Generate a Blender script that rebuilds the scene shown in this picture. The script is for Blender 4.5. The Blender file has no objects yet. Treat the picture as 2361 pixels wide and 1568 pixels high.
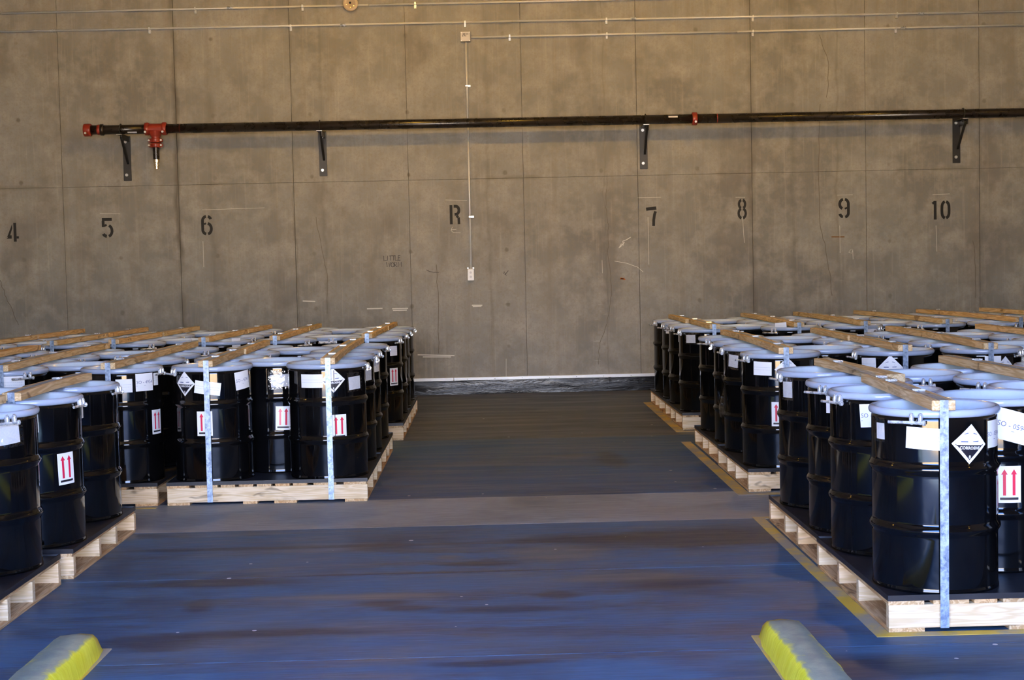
import bpy, bmesh, math, random
from mathutils import Vector, Matrix, noise as mnoise
R = math.radians; PI = math.pi
scn = bpy.context.scene; COL = scn.collection
rnd = random.Random(7)

# ------------------------------------------------------------------ camera
F_PX, PITCH, ROLL, YAW, HC = 3412.17, 0.05206, 0.02182, 0.01520, 1.4338
cam_d = bpy.data.cameras.new('camera'); cam = bpy.data.objects.new('camera', cam_d); COL.objects.link(cam)
cam_d.sensor_width = 36.0; cam_d.sensor_fit = 'HORIZONTAL'; cam_d.lens = F_PX * 36.0 / 2361.0
cam_d.clip_end = 400; cam_d.clip_start = 0.05
cam.matrix_world = (Matrix.Translation((0, 0, HC)) @ Matrix.Rotation(-YAW, 4, 'Z')
                    @ Matrix.Rotation(PI / 2 - PITCH, 4, 'X') @ Matrix.Rotation(-ROLL, 4, 'Z'))
scn.camera = cam

def ray(px, py):                      # direction of the sight line through a photograph pixel
    a, b = px - 1180.5, py - 784.0
    c, s = math.cos(ROLL), math.sin(ROLL)
    x, y = c * a - s * b, s * a + c * b
    X, U = x / F_PX, -y / F_PX
    c, s = math.cos(PITCH), math.sin(PITCH)
    yy, z = c + s * U, -s + c * U
    c, s = math.cos(YAW), math.sin(YAW)
    return Vector((c * X + s * yy, -s * X + c * yy, z))
def on_y(px, py, Y):
    r = ray(px, py); t = Y / r.y
    return Vector((r.x * t, Y, HC + r.z * t))
def on_z(px, py, z):
    r = ray(px, py); t = (z - HC) / r.z
    return Vector((r.x * t, r.y * t, z))

# ------------------------------------------------------------------ sky, sun, exposure
scn.view_settings.view_transform = 'Standard'; scn.view_settings.look = 'None'
scn.view_settings.gamma = 1.0; scn.view_settings.use_curve_mapping = False
scn.view_settings.exposure = 0.0
w = bpy.data.worlds.new('sky'); scn.world = w; w.use_nodes = True
nt = w.node_tree; bg = nt.nodes['Background']
grad = nt.nodes.new('ShaderNodeTexCoord'); sep = nt.nodes.new('ShaderNodeSeparateXYZ')
rmp = nt.nodes.new('ShaderNodeValToRGB')
nt.links.new(grad.outputs['Generated'], sep.inputs[0]); nt.links.new(sep.outputs['Z'], rmp.inputs[0])
rmp.color_ramp.elements[0].position = 0.0; rmp.color_ramp.elements[0].color = (0.90, 0.82, 0.74, 1)
rmp.color_ramp.elements[1].position = 0.40; rmp.color_ramp.elements[1].color = (0.10, 0.30, 0.92, 1)
e_ = rmp.color_ramp.elements.new(0.13); e_.color = (0.60, 0.66, 0.82, 1)
nt.links.new(rmp.outputs[0], bg.inputs['Color']); bg.inputs['Strength'].default_value = 29.0
sun_d = bpy.data.lights.new('sun', 'SUN'); sun = bpy.data.objects.new('sun', sun_d); COL.objects.link(sun)
sun_d.energy = 135.0; sun_d.color = (1.0, 0.88, 0.70); sun_d.angle = R(0.6)
sun.rotation_euler = (R(26), 0, R(-12))
LAMP_W = 165.0; LAMP_COL = (1.0, 0.53, 0.06)

# ------------------------------------------------------------------ materials
MATS = {}
def mat(name, col, rough=0.6, metal=0.0, spec=0.5, coat=0.0, alpha=1.0, emit=None, trans=0.0):
    m = bpy.data.materials.new(name); m.use_nodes = True
    b = m.node_tree.nodes['Principled BSDF']
    b.inputs['Base Color'].default_value = (*col, 1); b.inputs['Roughness'].default_value = rough
    b.inputs['Metallic'].default_value = metal; b.inputs['Specular IOR Level'].default_value = spec
    b.inputs['Coat Weight'].default_value = coat; b.inputs['Alpha'].default_value = alpha
    b.inputs['Transmission Weight'].default_value = trans
    if emit: b.inputs['Emission Color'].default_value = (*emit[0], 1); b.inputs['Emission Strength'].default_value = emit[1]
    MATS[name] = m
    return m
class NG:
    """small helper to write node graphs"""
    def __init__(s, m): s.t = m.node_tree; s.b = s.t.nodes['Principled BSDF']
    def n(s, kind, **kw):
        o = s.t.nodes.new(kind)
        for k, v in kw.items(): setattr(o, k, v)
        return o
    def l(s, a, b): s.t.links.new(a, b)
    def val(s, x, sock):
        if isinstance(x, (int, float)): sock.default_value = x
        elif isinstance(x, tuple): sock.default_value = x
        else: s.l(x, sock)
    def math(s, op, a, b=0.0, c=0.0, clamp=False):
        o = s.n('ShaderNodeMath', operation=op, use_clamp=clamp)
        s.val(a, o.inputs[0]); s.val(b, o.inputs[1]); s.val(c, o.inputs[2])
        return o.outputs[0]
    def mix(s, f, a, b, mode='MIX'):
        o = s.n('ShaderNodeMix', data_type='RGBA', blend_type=mode)
        s.val(f, o.inputs[0])
        for v, i in ((a, 6), (b, 7)):
            s.val((*v, 1) if isinstance(v, tuple) and len(v) == 3 else v, o.inputs[i])
        return o.outputs[2]
    def noise(s, vec, scale, detail=4, rough=0.55, dist=0.0):
        o = s.n('ShaderNodeTexNoise'); s.l(vec, o.inputs['Vector'])
        o.inputs['Scale'].default_value = scale; o.inputs['Detail'].default_value = detail
        o.inputs['Roughness'].default_value = rough; o.inputs['Distortion'].default_value = dist
        return o.outputs['Fac']
    def mapping(s, vec, sc=(1, 1, 1), loc=(0, 0, 0)):
        o = s.n('ShaderNodeMapping'); s.l(vec, o.inputs[0])
        o.inputs['Scale'].default_value = sc; o.inputs['Location'].default_value = loc
        return o.outputs[0]
    def pos(s): return s.n('ShaderNodeNewGeometry').outputs['Position']
    def obj(s): return s.n('ShaderNodeTexCoord').outputs['Object']
    def xyz(s, v):
        o = s.n('ShaderNodeSeparateXYZ'); s.l(v, o.inputs[0]); return o.outputs
    def ramp(s, f, pts):
        o = s.n('ShaderNodeValToRGB'); s.l(f, o.inputs[0]); cr = o.color_ramp
        while len(cr.elements) < len(pts): cr.elements.new(0.5)
        for e, (p, c) in zip(cr.elements, pts):
            e.position = p; e.color = (*c, 1) if isinstance(c, tuple) else (c, c, c, 1)
        return o.outputs[0]
    def rng(s, f, a, b, c=0.0, d=1.0):
        o = s.n('ShaderNodeMapRange'); s.val(f, o.inputs[0])
        for i, v in enumerate((a, b, c, d)): o.inputs[i + 1].default_value = v
        return o.outputs[0]
    def bump(s, h, strength=0.3, dist=0.01):
        o = s.n('ShaderNodeBump'); o.inputs['Strength'].default_value = strength
        o.inputs['Distance'].default_value = dist; s.l(h, o.inputs['Height'])
        s.l(o.outputs[0], s.b.inputs['Normal'])

# cast concrete of the back wall: form-board streaks, tie holes, seepage stains, all fixed to the wall
def wall_material():
    m = mat('cast_concrete', (0.4, 0.36, 0.3), 0.85, spec=0.3); g = NG(m)
    P = g.pos(); X, Y, Z = g.xyz(P)
    big = g.noise(P, 0.7, 5, 0.6); mid = g.noise(P, 3.5, 5, 0.65); fine = g.noise(P, 42, 3, 0.7)
    streak = g.noise(g.mapping(P, (26, 26, 0.9)), 1.0, 4, 0.7)
    streak2 = g.noise(g.mapping(P, (7, 7, 0.35)), 1.0, 5, 0.65)
    c = g.mix(g.rng(big, 0.38, 0.62), (0.195, 0.190, 0.178), (0.285, 0.280, 0.262))
    c = g.mix(g.math('MULTIPLY', g.rng(mid, 0.44, 0.66), 0.7), c, (0.39, 0.37, 0.33))
    c = g.mix(g.math('MULTIPLY', g.rng(streak, 0.54, 0.75), 0.40), c, (0.47, 0.43, 0.36))
    c = g.mix(g.math('MULTIPLY', g.rng(streak2, 0.54, 0.74), 0.50), c, (0.22, 0.19, 0.15))
    c = g.mix(g.math('MULTIPLY', g.rng(fine, 0.48, 0.70), 0.55), c, (0.25, 0.22, 0.17))
    # damp seepage columns at the wide joints
    wob = g.math('MULTIPLY', g.math('SUBTRACT', g.noise(g.mapping(P, (0.01, 0.01, 1.6)), 1.0, 4), 0.5), 0.16)
    Xw = g.math('ADD', X, wob)
    tot = None
    for x0, wd, st in ((-3.365, .045, .95), (2.915, .055, .8), (-2.10, .018, .45), (-1.78, .03, .3), (3.37, .05, .35),
                       (0.02, .03, .3), (5.43, .03, .35), (1.30, .014, .35), (-3.0, .05, .25), (3.86, .02, .3)):
        d = g.math('ABSOLUTE', g.math('SUBTRACT', Xw, x0))
        f = g.math('MULTIPLY', g.rng(d, 0.0, wd, 1.0, 0.0), st)
        tot = f if tot is None else g.math('MAXIMUM', tot, f)
    tot = g.math('MULTIPLY', tot, g.rng(g.noise(g.mapping(P, (1, 1, 1.1), (3, 0, 5)), 1.0, 3), 0.35, 0.55, 0.35, 1.0))
    c = g.mix(tot, c, (0.13, 0.115, 0.095))
    # grout runs under the horizontal pour joint
    zj = g.math('ABSOLUTE', g.math('SUBTRACT', Z, 2.365))
    runs = g.math('MULTIPLY', g.rng(zj, 0.0, 0.035, 1, 0), g.rng(g.noise(g.mapping(P, (0.9, 1, 0.01), (7, 0, 0)), 1.0, 3), 0.54, 0.62))
    c = g.mix(g.math('MULTIPLY', runs, 0.6), c, (0.16, 0.14, 0.11))
    # form tie holes on their grid
    fx = g.math('SUBTRACT', g.math('FRACT', g.math('ADD', g.math('MULTIPLY', X, 1 / 1.055), 20.30)), 0.5)
    dx = g.math('MULTIPLY', fx, 1.055)
    spots = None
    for z0 in (3.10, 3.93, 2.42, 1.58, 0.98, 0.52):
        dz = g.math('SUBTRACT', Z, z0)
        d = g.math('SQRT', g.math('ADD', g.math('MULTIPLY', dx, dx), g.math('MULTIPLY', g.math('MULTIPLY', dz, dz), 0.8)))
        d = g.math('ADD', d, g.math('MULTIPLY', g.math('SUBTRACT', mid, 0.5), 0.04))
        f = g.rng(d, 0.013, 0.028, 1, 0)
        spots = f if spots is None else g.math('MAXIMUM', spots, f)
    c = g.mix(g.math('MULTIPLY', g.math('MULTIPLY', spots, g.rng(big, 0.35, 0.65)), 0.75), c, (0.12, 0.095, 0.075))
    # old water blotches
    bl = g.noise(g.mapping(P, (1.5, 1.5, 0.8), (11, 2, 4)), 1.2, 4, 0.6)
    c = g.mix(g.math('MULTIPLY', g.rng(bl, 0.56, 0.70), 0.45), c, (0.15, 0.13, 0.11))
    # scuffs along the foot of the wall
    sc = g.noise(g.mapping(P, (2.2, 2.2, 30), (1, 0, 2)), 1.0, 3, 0.6)
    sc = g.math('MULTIPLY', g.rng(sc, 0.70, 0.76), g.rng(g.math('ABSOLUTE', g.math('SUBTRACT', Z, 0.75)), 0.2, 0.6, 0.6, 0.0))
    c = g.mix(sc, c, (0.75, 0.75, 0.72))
    g.l(c, g.b.inputs['Base Color'])
    g.bump(g.math('ADD', g.math('MULTIPLY', fine, 0.5), streak), 0.25, 0.004)
    return m
def floor_material(name, dark, light, tan=None, tanf=0.0, rough=0.55, blobs=()):
    m = mat(name, dark, rough, spec=0.4); g = NG(m); P = g.pos()
    st = g.noise(g.mapping(P, (0.42, 3.2, 1)), 1.5, 8, 0.72, 0.5)
    fi = g.noise(g.mapping(P, (5, 75, 1)), 1.0, 4, 0.7)
    bl = g.noise(P, 0.9, 4, 0.6, 0.5); sp = g.noise(P, 30, 2, 0.5)
    c = g.mix(g.rng(st, 0.41, 0.60), dark, light)
    c = g.mix(g.math('MULTIPLY', g.rng(fi, 0.42, 0.68), 0.55), c, tuple(min(1, v * 1.7) for v in light))
    c = g.mix(g.math('MULTIPLY', g.rng(bl, 0.52, 0.68), 0.55), c, tuple(v * 0.5 for v in dark))
    if tan: c = g.mix(g.math('MULTIPLY', g.rng(g.noise(P, 0.7, 4, 0.6, 0.3), 0.5, 0.62), tanf), c, tan)
    X, Y, _ = g.xyz(P)
    wn = g.math('MULTIPLY', g.math('SUBTRACT', g.noise(g.mapping(P, (1.5, 5, 1)), 1.5, 5, 0.7), 0.5), 1.6)
    for (px, py, rx, ry, col, st_) in blobs:
        q = on_z(px, py, 0)
        a = g.math('MULTIPLY', g.math('SUBTRACT', X, q.x), 1 / rx); b = g.math('MULTIPLY', g.math('SUBTRACT', Y, q.y), 1 / ry)
        d = g.math('ADD', g.math('SQRT', g.math('ADD', g.math('MULTIPLY', a, a), g.math('MULTIPLY', b, b))), wn)
        c = g.mix(g.math('MULTIPLY', g.rng(d, 0.5, 1.1, 1, 0), st_), c, col)
    vo = g.n('ShaderNodeTexVoronoi'); g.l(P, vo.inputs['Vector']); vo.inputs['Scale'].default_value = 6.0
    size = g.math('MULTIPLY', g.math('POWER', g.xyz(vo.outputs['Color'])[1], 4.0), 0.085)
    c = g.mix(g.math('LESS_THAN', vo.outputs['Distance'], size), c, (0.62, 0.62, 0.6))
    g.l(c, g.b.inputs['Base Color'])
    g.l(g.rng(st, 0.4, 0.6, rough - .12, rough + .12), g.b.inputs['Roughness'])
    g.bump(fi, 0.35, 0.003)
    return m
def wood_material(name, a, b, axis, dark=(0.10, 0.05, 0.025)):
    m = mat(name, a, 0.65, spec=0.25); g = NG(m); P = g.obj()
    info = g.n('ShaderNodeObjectInfo'); rn = info.outputs['Random']
    off = g.n('ShaderNodeCombineXYZ'); g.l(g.math('MULTIPLY', rn, 37.0), off.inputs[0]); g.l(g.math('MULTIPLY', rn, 11.0), off.inputs[1])
    ad = g.n('ShaderNodeVectorMath', operation='ADD'); g.l(P, ad.inputs[0]); g.l(off.outputs[0], ad.inputs[1]); V = ad.outputs[0]
    sc = [22, 22, 22]; sc['XYZ'.index(axis)] = 1.6
    gr = g.noise(g.mapping(V, tuple(sc)), 1.0, 3, 0.5, 0.6)
    rings = g.math('SINE', g.math('MULTIPLY', gr, 42.0))
    sc2 = [120, 120, 120]; sc2['XYZ'.index(axis)] = 5
    fib = g.noise(g.mapping(V, tuple(sc2)), 1.0, 3, 0.6)
    c = g.mix(g.rng(rings, -1, 1), a, b)
    c = g.mix(g.math('MULTIPLY', g.rng(fib, 0.45, 0.75), 0.3), c, tuple(v * 0.6 for v in b))
    sk = [3.2, 3.2, 3.2]; sk['XYZ'.index(axis)] = 1.3
    kn = g.noise(g.mapping(V, tuple(sk)), 3.0, 2, 0.5, 1.2)
    c = g.mix(g.math('MULTIPLY', g.rng(kn, 0.63, 0.70), 0.6), c, dark)
    tone = g.ramp(rn, [(0.0, (0.86, 0.86, 0.86)), (0.5, (1.0, 1.0, 1.0)), (1.0, (1.0, 0.9, 0.8))])
    c = g.mix(1.0, c, tone, 'MULTIPLY')
    g.l(c, g.b.inputs['Base Color']); g.bump(fib, 0.3, 0.002)
    return m
def galv_material(name='galvanized_steel', a=(0.13, 0.19, 0.30), b=(0.46, 0.56, 0.70), rough=0.40):
    m = mat(name, a, rough, 0.55); g = NG(m); P = g.obj()
    v = g.n('ShaderNodeTexVoronoi'); g.l(P, v.inputs['Vector']); v.inputs['Scale'].default_value = 55
    n = g.noise(P, 25, 4, 0.7)
    c = g.mix(g.rng(n, 0.42, 0.62), a, b); c = g.mix(g.math('MULTIPLY', g.xyz(v.outputs['Color'])[0], 0.35), c, b)
    g.l(c, g.b.inputs['Base Color']); g.l(g.rng(n, 0.3, 0.7, rough - .1, rough + .15), g.b.inputs['Roughness'])
    return m
def paint_material(name, col, rough, dust=(0.2, 0.18, 0.16), dustf=0.3, scale=6.0, coat=0.0, spec=0.5, smudge=0.08):
    m = mat(name, col, rough, coat=coat, spec=spec); g = NG(m); P = g.obj()
    n = g.noise(P, scale, 5, 0.65, 0.3)
    g.l(g.mix(g.math('MULTIPLY', g.rng(n, 0.5, 0.8), dustf), col, dust), g.b.inputs['Base Color'])
    g.l(g.rng(n, 0.35, 0.75, rough, rough + smudge), g.b.inputs['Roughness'])
    return m
TAN_ = (0.12, 0.115, 0.105); DRK_ = (0.014, 0.020, 0.034)
wall_material()
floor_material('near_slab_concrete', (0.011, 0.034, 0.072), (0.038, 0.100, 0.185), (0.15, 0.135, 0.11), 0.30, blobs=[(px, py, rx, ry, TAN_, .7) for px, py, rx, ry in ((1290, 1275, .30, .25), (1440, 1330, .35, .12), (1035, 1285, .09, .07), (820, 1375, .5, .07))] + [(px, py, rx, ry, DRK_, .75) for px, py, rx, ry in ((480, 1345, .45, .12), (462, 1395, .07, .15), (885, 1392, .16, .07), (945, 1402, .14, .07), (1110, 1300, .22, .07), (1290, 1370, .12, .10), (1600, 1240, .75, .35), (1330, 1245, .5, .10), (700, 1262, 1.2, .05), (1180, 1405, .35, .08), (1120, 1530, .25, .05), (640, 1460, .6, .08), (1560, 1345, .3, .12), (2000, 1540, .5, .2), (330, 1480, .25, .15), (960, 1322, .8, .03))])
floor_material('drain_strip_concrete', (0.155, 0.165, 0.175), (0.245, 0.26, 0.275), (0.24, 0.21, 0.195), 0.5)
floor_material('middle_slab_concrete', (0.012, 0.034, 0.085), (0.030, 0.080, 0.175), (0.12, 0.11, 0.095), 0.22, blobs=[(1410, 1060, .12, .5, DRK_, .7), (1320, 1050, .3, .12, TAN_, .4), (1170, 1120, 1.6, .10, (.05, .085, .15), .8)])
floor_material('far_slab_concrete', (0.040, 0.047, 0.060), (0.072, 0.084, 0.108), (0.13, 0.12, 0.10), 0.3)
op_ = floor_material('outdoor_paving', (0.54, 0.37, 0.19), (0.68, 0.48, 0.27), rough=0.9); op_.node_tree.nodes['Principled BSDF'].inputs['Specular IOR Level'].default_value = 0.03
mat('plain_concrete', (0.30, 0.27, 0.23), 0.9)
mat('dark_ceiling', (0.20, 0.18, 0.15), 0.9)
wood_material('pine_along_x', (0.80, 0.64, 0.43), (0.66, 0.48, 0.27), 'X')
wood_material('pine_along_y', (0.76, 0.60, 0.37), (0.55, 0.38, 0.19), 'Y')
wood_material('stained_board', (0.70, 0.50, 0.28), (0.48, 0.29, 0.13), 'Y')
galv_material()
galv_material('zinc_fitting', (0.55, 0.58, 0.62), (0.8, 0.82, 0.84), 0.25)
paint_material('black_drum_enamel', (0.0022, 0.0023, 0.0028), 0.06, (0.02, 0.018, 0.016), 0.22, 5.0, spec=0.52, smudge=0.02)
paint_material('grey_lid_enamel', (0.36, 0.44, 0.60), 0.16, (0.26, 0.25, 0.24), 0.25, 9.0, coat=0.3)
paint_material('lid_enamel', (0.54, 0.65, 0.76), 0.18, (0.26, 0.25, 0.24), 0.22, 9.0, coat=0.3)
paint_material('black_plastic', (0.011, 0.012, 0.017), 0.40, (0.035, 0.035, 0.036), 0.5, 5.0)
paint_material('dark_pipe_paint', (0.013, 0.010, 0.009), 0.25, (0.05, 0.035, 0.03), 0.5, 9.0)
paint_material('black_bracket_paint', (0.012, 0.012, 0.013), 0.45, (0.04, 0.04, 0.04), 0.5, 9.0)
paint_material('red_coupling_paint', (0.25, 0.025, 0.012), 0.35, (0.2, 0.03, 0.02), 0.5, 9.0)
mat('white_label_paper', (0.86, 0.86, 0.88), 0.45)
mat('grey_label_paper', (0.62, 0.62, 0.64), 0.5)
mat('grey_print', (0.42, 0.44, 0.54), 0.6); mat('blue_print', (0.10, 0.13, 0.28), 0.6)
mat('red_print', (0.66, 0.012, 0.06), 0.5); mat('pink_print', (0.85, 0.22, 0.25), 0.5); mat('black_print', (0.006, 0.006, 0.015), 0.5)
mat('stencil_paint', (0.010, 0.010, 0.010), 0.75); mat('chalk', (0.70, 0.68, 0.63), 0.9)
mat('pencil', (0.06, 0.055, 0.06), 0.9); mat('orange_crayon', (0.55, 0.14, 0.03), 0.9); mat('brown_rust', (0.20, 0.11, 0.05), 0.9)
mat('beige_enamel', (0.62, 0.49, 0.34), 0.4); mat('socket_black', (0.005, 0.005, 0.005), 0.8)
mat('conduit_steel', (0.80, 0.79, 0.76), 0.35, 0.15); mat('strip_metal', (0.80, 0.84, 0.90), 0.3, 0.1); mat('crack_brown', (0.13, 0.105, 0.08), 0.9); mat('white_plate', (0.85, 0.85, 0.83), 0.35)
mat('box_grey', (0.48, 0.45, 0.41), 0.45, 0.3); mat('brass', (0.85, 0.72, 0.48), 0.2, 1.0)
mat('bright_bolt', (0.8, 0.8, 0.78), 0.3, 0.5)
def yellow_line():
    m = mat('worn_yellow_paint', (0.55, 0.33, 0.05), 0.6); g = NG(m); P = g.pos()
    n = g.noise(P, 3.2, 5, 0.65)
    g.l(g.mix(g.rng(n, 0.42, 0.58), (0.62, 0.40, 0.04), (0.34, 0.29, 0.20)), g.b.inputs['Base Color'])
yellow_line()
def curb_paint():
    m = mat('curb_yellow_paint', (0.75, 0.66, 0.05), 0.5); g = NG(m); P = g.obj()
    N = g.n('ShaderNodeNewGeometry').outputs['Normal']
    up = g.xyz(N)[2]; n = g.noise(P, 14, 5, 0.65)
    worn = g.rng(g.math('ADD', up, g.math('MULTIPLY', g.math('SUBTRACT', n, 0.5), 0.5)), 0.74, 0.92)
    stv = g.noise(g.mapping(P, (8, 90, 8)), 1.0, 3, 0.6)
    yel = g.mix(g.rng(stv, 0.35, 0.7), (0.78, 0.66, 0.015), (0.92, 0.84, 0.08))
    dirt = g.mix(g.rng(n, 0.35, 0.7), (0.20, 0.23, 0.19), (0.33, 0.36, 0.25))
    g.l(g.mix(worn, yel, dirt), g.b.inputs['Base Color']); g.bump(n, 0.5, 0.006)
curb_paint()
def film(name, a=0.22):
    m = bpy.data.materials.new(name); m.use_nodes = True; t = m.node_tree
    for n in list(t.nodes):
        if n.type == 'BSDF_PRINCIPLED': t.nodes.remove(n)
    out = [n for n in t.nodes if n.type == 'OUTPUT_MATERIAL'][0]
    tr = t.nodes.new('ShaderNodeBsdfTransparent'); gl = t.nodes.new('ShaderNodeBsdfGlossy'); gl.inputs['Roughness'].default_value = 0.12
    mx = t.nodes.new('ShaderNodeMixShader'); mx.inputs[0].default_value = a
    nz = t.nodes.new('ShaderNodeTexNoise'); nz.inputs['Scale'].default_value = 30; nz.inputs['Detail'].default_value = 2
    tc = t.nodes.new('ShaderNodeTexCoord'); bp = t.nodes.new('ShaderNodeBump'); bp.inputs['Strength'].default_value = 1.0; bp.inputs['Distance'].default_value = 0.01
    t.links.new(tc.outputs['Object'], nz.inputs['Vector']); t.links.new(nz.outputs['Fac'], bp.inputs['Height']); t.links.new(bp.outputs[0], gl.inputs['Normal'])
    t.links.new(tr.outputs[0], mx.inputs[1]); t.links.new(gl.outputs[0], mx.inputs[2]); t.links.new(mx.outputs[0], out.inputs[0])
    MATS[name] = m
film('clear_film'); film('milky_film', 0.6)
def flashing_material():
    m = mat('black_sheeting', (0.005, 0.005, 0.008), 0.22, spec=0.35); g = NG(m); P = g.pos()
    n = g.noise(g.mapping(P, (2.5, 2.5, 14)), 1.0, 5, 0.65, 0.8)
    g.bump(n, 0.6, 0.012)
flashing_material()

# ------------------------------------------------------------------ object helpers
def obj(name, bm, m, parent=None, smooth=False, loc=None, **props):
    me = bpy.data.meshes.new(name); bm.normal_update(); bm.to_mesh(me); bm.free()
    if smooth:
        for p in me.polygons: p.use_smooth = True
    if m: me.materials.append(MATS[m])
    return link(name, me, parent, loc, **props)
def link(name, me, parent=None, loc=None, **props):
    o = bpy.data.objects.new(name, me); COL.objects.link(o)
    if parent: o.parent = parent
    if loc: o.location = loc
    for k, v in props.items(): o[k] = v
    return o
def thing(name, label, cat, loc=(0, 0, 0), rz=0.0, group=None):
    o = bpy.data.objects.new(name, None); COL.objects.link(o); o.empty_display_size = 0.1
    o.location = loc; o.rotation_euler = (0, 0, rz); o['label'] = label; o['category'] = cat
    if group: o['group'] = group
    return o
def box(bm, x0, x1, y0, y1, z0, z1, bev=0.0, M=None):
    vs = [bm.verts.new(v) for v in ((x0, y0, z0), (x1, y0, z0), (x1, y1, z0), (x0, y1, z0), (x0, y0, z1), (x1, y0, z1), (x1, y1, z1), (x0, y1, z1))]
    fs = [bm.faces.new([vs[i] for i in q]) for q in ((0, 3, 2, 1), (4, 5, 6, 7), (0, 1, 5, 4), (1, 2, 6, 5), (2, 3, 7, 6), (3, 0, 4, 7))]
    if M: bmesh.ops.transform(bm, matrix=M, verts=vs)
    if bev:
        es = {e for f in fs for e in f.edges}
        bmesh.ops.bevel(bm, geom=list(es), offset=bev, segments=1, affect='EDGES', profile=0.5)
    return bm
def B(*a, **k): return box(bmesh.new(), *a, **k)
def lathe(bm, prof, seg=48, M=None, close=False):
    rings = []
    for r, z in prof:
        rings.append([bm.verts.new((r * math.cos(2 * PI * i / seg), r * math.sin(2 * PI * i / seg), z)) for i in range(seg)] if r > 1e-6 else [bm.verts.new((0, 0, z))])
    allv = [v for r in rings for v in r]
    n = len(rings)
    for k in range(n if close else n - 1):
        a, b = rings[k], rings[(k + 1) % n]
        for i in range(seg):
            j = (i + 1) % seg
            if len(a) == 1 and len(b) == 1: continue
            if len(a) == 1: bm.faces.new((a[0], b[j], b[i]))
            elif len(b) == 1: bm.faces.new((a[i], a[j], b[0]))
            else: bm.faces.new((a[i], a[j], b[j], b[i]))
    if M: bmesh.ops.transform(bm, matrix=M, verts=allv)
    return bm
def rod(bm, a, b, r, seg=12, cap=True):
    a, b = Vector(a), Vector(b); d = b - a; L = d.length
    M = Matrix.Translation(a) @ d.to_track_quat('Z', 'Y').to_matrix().to_4x4()
    prof = ([(0, 0)] if cap else []) + [(r, 0), (r, L)] + ([(0, L)] if cap else [])
    return lathe(bm, prof, seg, M)
def tube(bm, pts, r, seg=10):
    for a, b in zip(pts[:-1], pts[1:]): rod(bm, a, b, r, seg)
    return bm
STRIP_T = 0.0012
def stroke(bm, pts, wd, y=0.0):
    """flat painted stroke in the XZ plane, facing -Y, with a little thickness"""
    P = [Vector((p[0], 0, p[1])) for p in pts]; L = []; Rr = []
    for i, p in enumerate(P):
        d = (P[min(i + 1, len(P) - 1)] - P[max(i - 1, 0)]).normalized(); n = Vector((-d.z, 0, d.x))
        L.append(p + n * wd / 2); Rr.append(p - n * wd / 2)
    fr = [bm.verts.new((v.x, y - STRIP_T, v.z)) for v in L]; fl = [bm.verts.new((v.x, y - STRIP_T, v.z)) for v in Rr]
    for i in range(len(P) - 1): bm.faces.new((fr[i], fr[i + 1], fl[i + 1], fl[i]))
    return bm

# ------------------------------------------------------------------ the building
WY = 16.27; XL, XR = -7.6, 8.4; FY = 0.4; CH = 5.6
struct = dict(kind='structure')
floor_ = link('floor', None, **struct)
bmf = B(XL - .3, XR + .3, FY - .35, WY + .3, -0.30, -0.05); floor_base = obj('subfloor', bmf, 'plain_concrete', floor_)
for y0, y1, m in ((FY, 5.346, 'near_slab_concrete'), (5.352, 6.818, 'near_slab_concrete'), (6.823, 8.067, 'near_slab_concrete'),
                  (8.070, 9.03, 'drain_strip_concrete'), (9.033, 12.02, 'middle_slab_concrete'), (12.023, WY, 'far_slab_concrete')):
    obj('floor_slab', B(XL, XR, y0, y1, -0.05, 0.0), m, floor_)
obj('ground_outside', B(-60, 60, -90, FY - .01, -0.25, -0.01), 'outdoor_paving', None, **struct)

wall_b = link('wall_back', None, **struct)
obj('wall_core', B(XL - .3, XR + .3, WY + .04, WY + .35, -0.05, CH + .3), 'plain_concrete', wall_b)
xs = [-4.612 + 1.2553 * k for k in range(-3, 12)]
xs = [x for x in xs if XL < x < XR]; xs = [XL] + xs + [XR]
zs = [-0.05, 2.36, 4.80, CH]
G = 0.0022
for i in range(len(xs) - 1):
    for k in range(3):
        obj('concrete_panel', B(xs[i] + G, xs[i + 1] - G, WY + rnd.uniform(0, .002), WY + .04, zs[k] + G * .8, zs[k + 1] - G * .8), 'cast_concrete', wall_b)
# other walls: front wall with the big doorway, sides, ceiling
obj('wall_left', B(XL - .3, XL, FY, WY + .35, -0.05, CH + .3), 'plain_concrete', None, **struct)
obj('wall_right', B(XR, XR + .3, FY, WY + .35, -0.05, CH + .3), 'plain_concrete', None, **struct)
obj('ceiling', B(XL - .3, XR + .3, FY - .3, WY + .35, CH, CH + .3), 'dark_ceiling', None, **struct)
DX0, DX1, DH = -2.5, 2.1, 4.0
bm = B(XL - .3, DX0, FY - .3, FY, -0.05, CH); box(bm, DX1, XR + .3, FY - .3, FY, -0.05, CH); box(bm, DX0, DX1, FY - .3, FY, DH, CH)
obj('wall_front', bm, 'plain_concrete', None, **struct)
door = link('door_1', None, **struct)
obj('door_frame', B(DX0 - .06, DX0, FY - .32, FY + .02, 0, DH), 'black_bracket_paint', door)
obj('door_frame', B(DX1, DX1 + .06, FY - .32, FY + .02, 0, DH), 'black_bracket_paint', door)
obj('door_frame', B(DX0 - .06, DX1 + .06, FY - .32, FY + .02, DH, DH + .06), 'black_bracket_paint', door)

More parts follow.
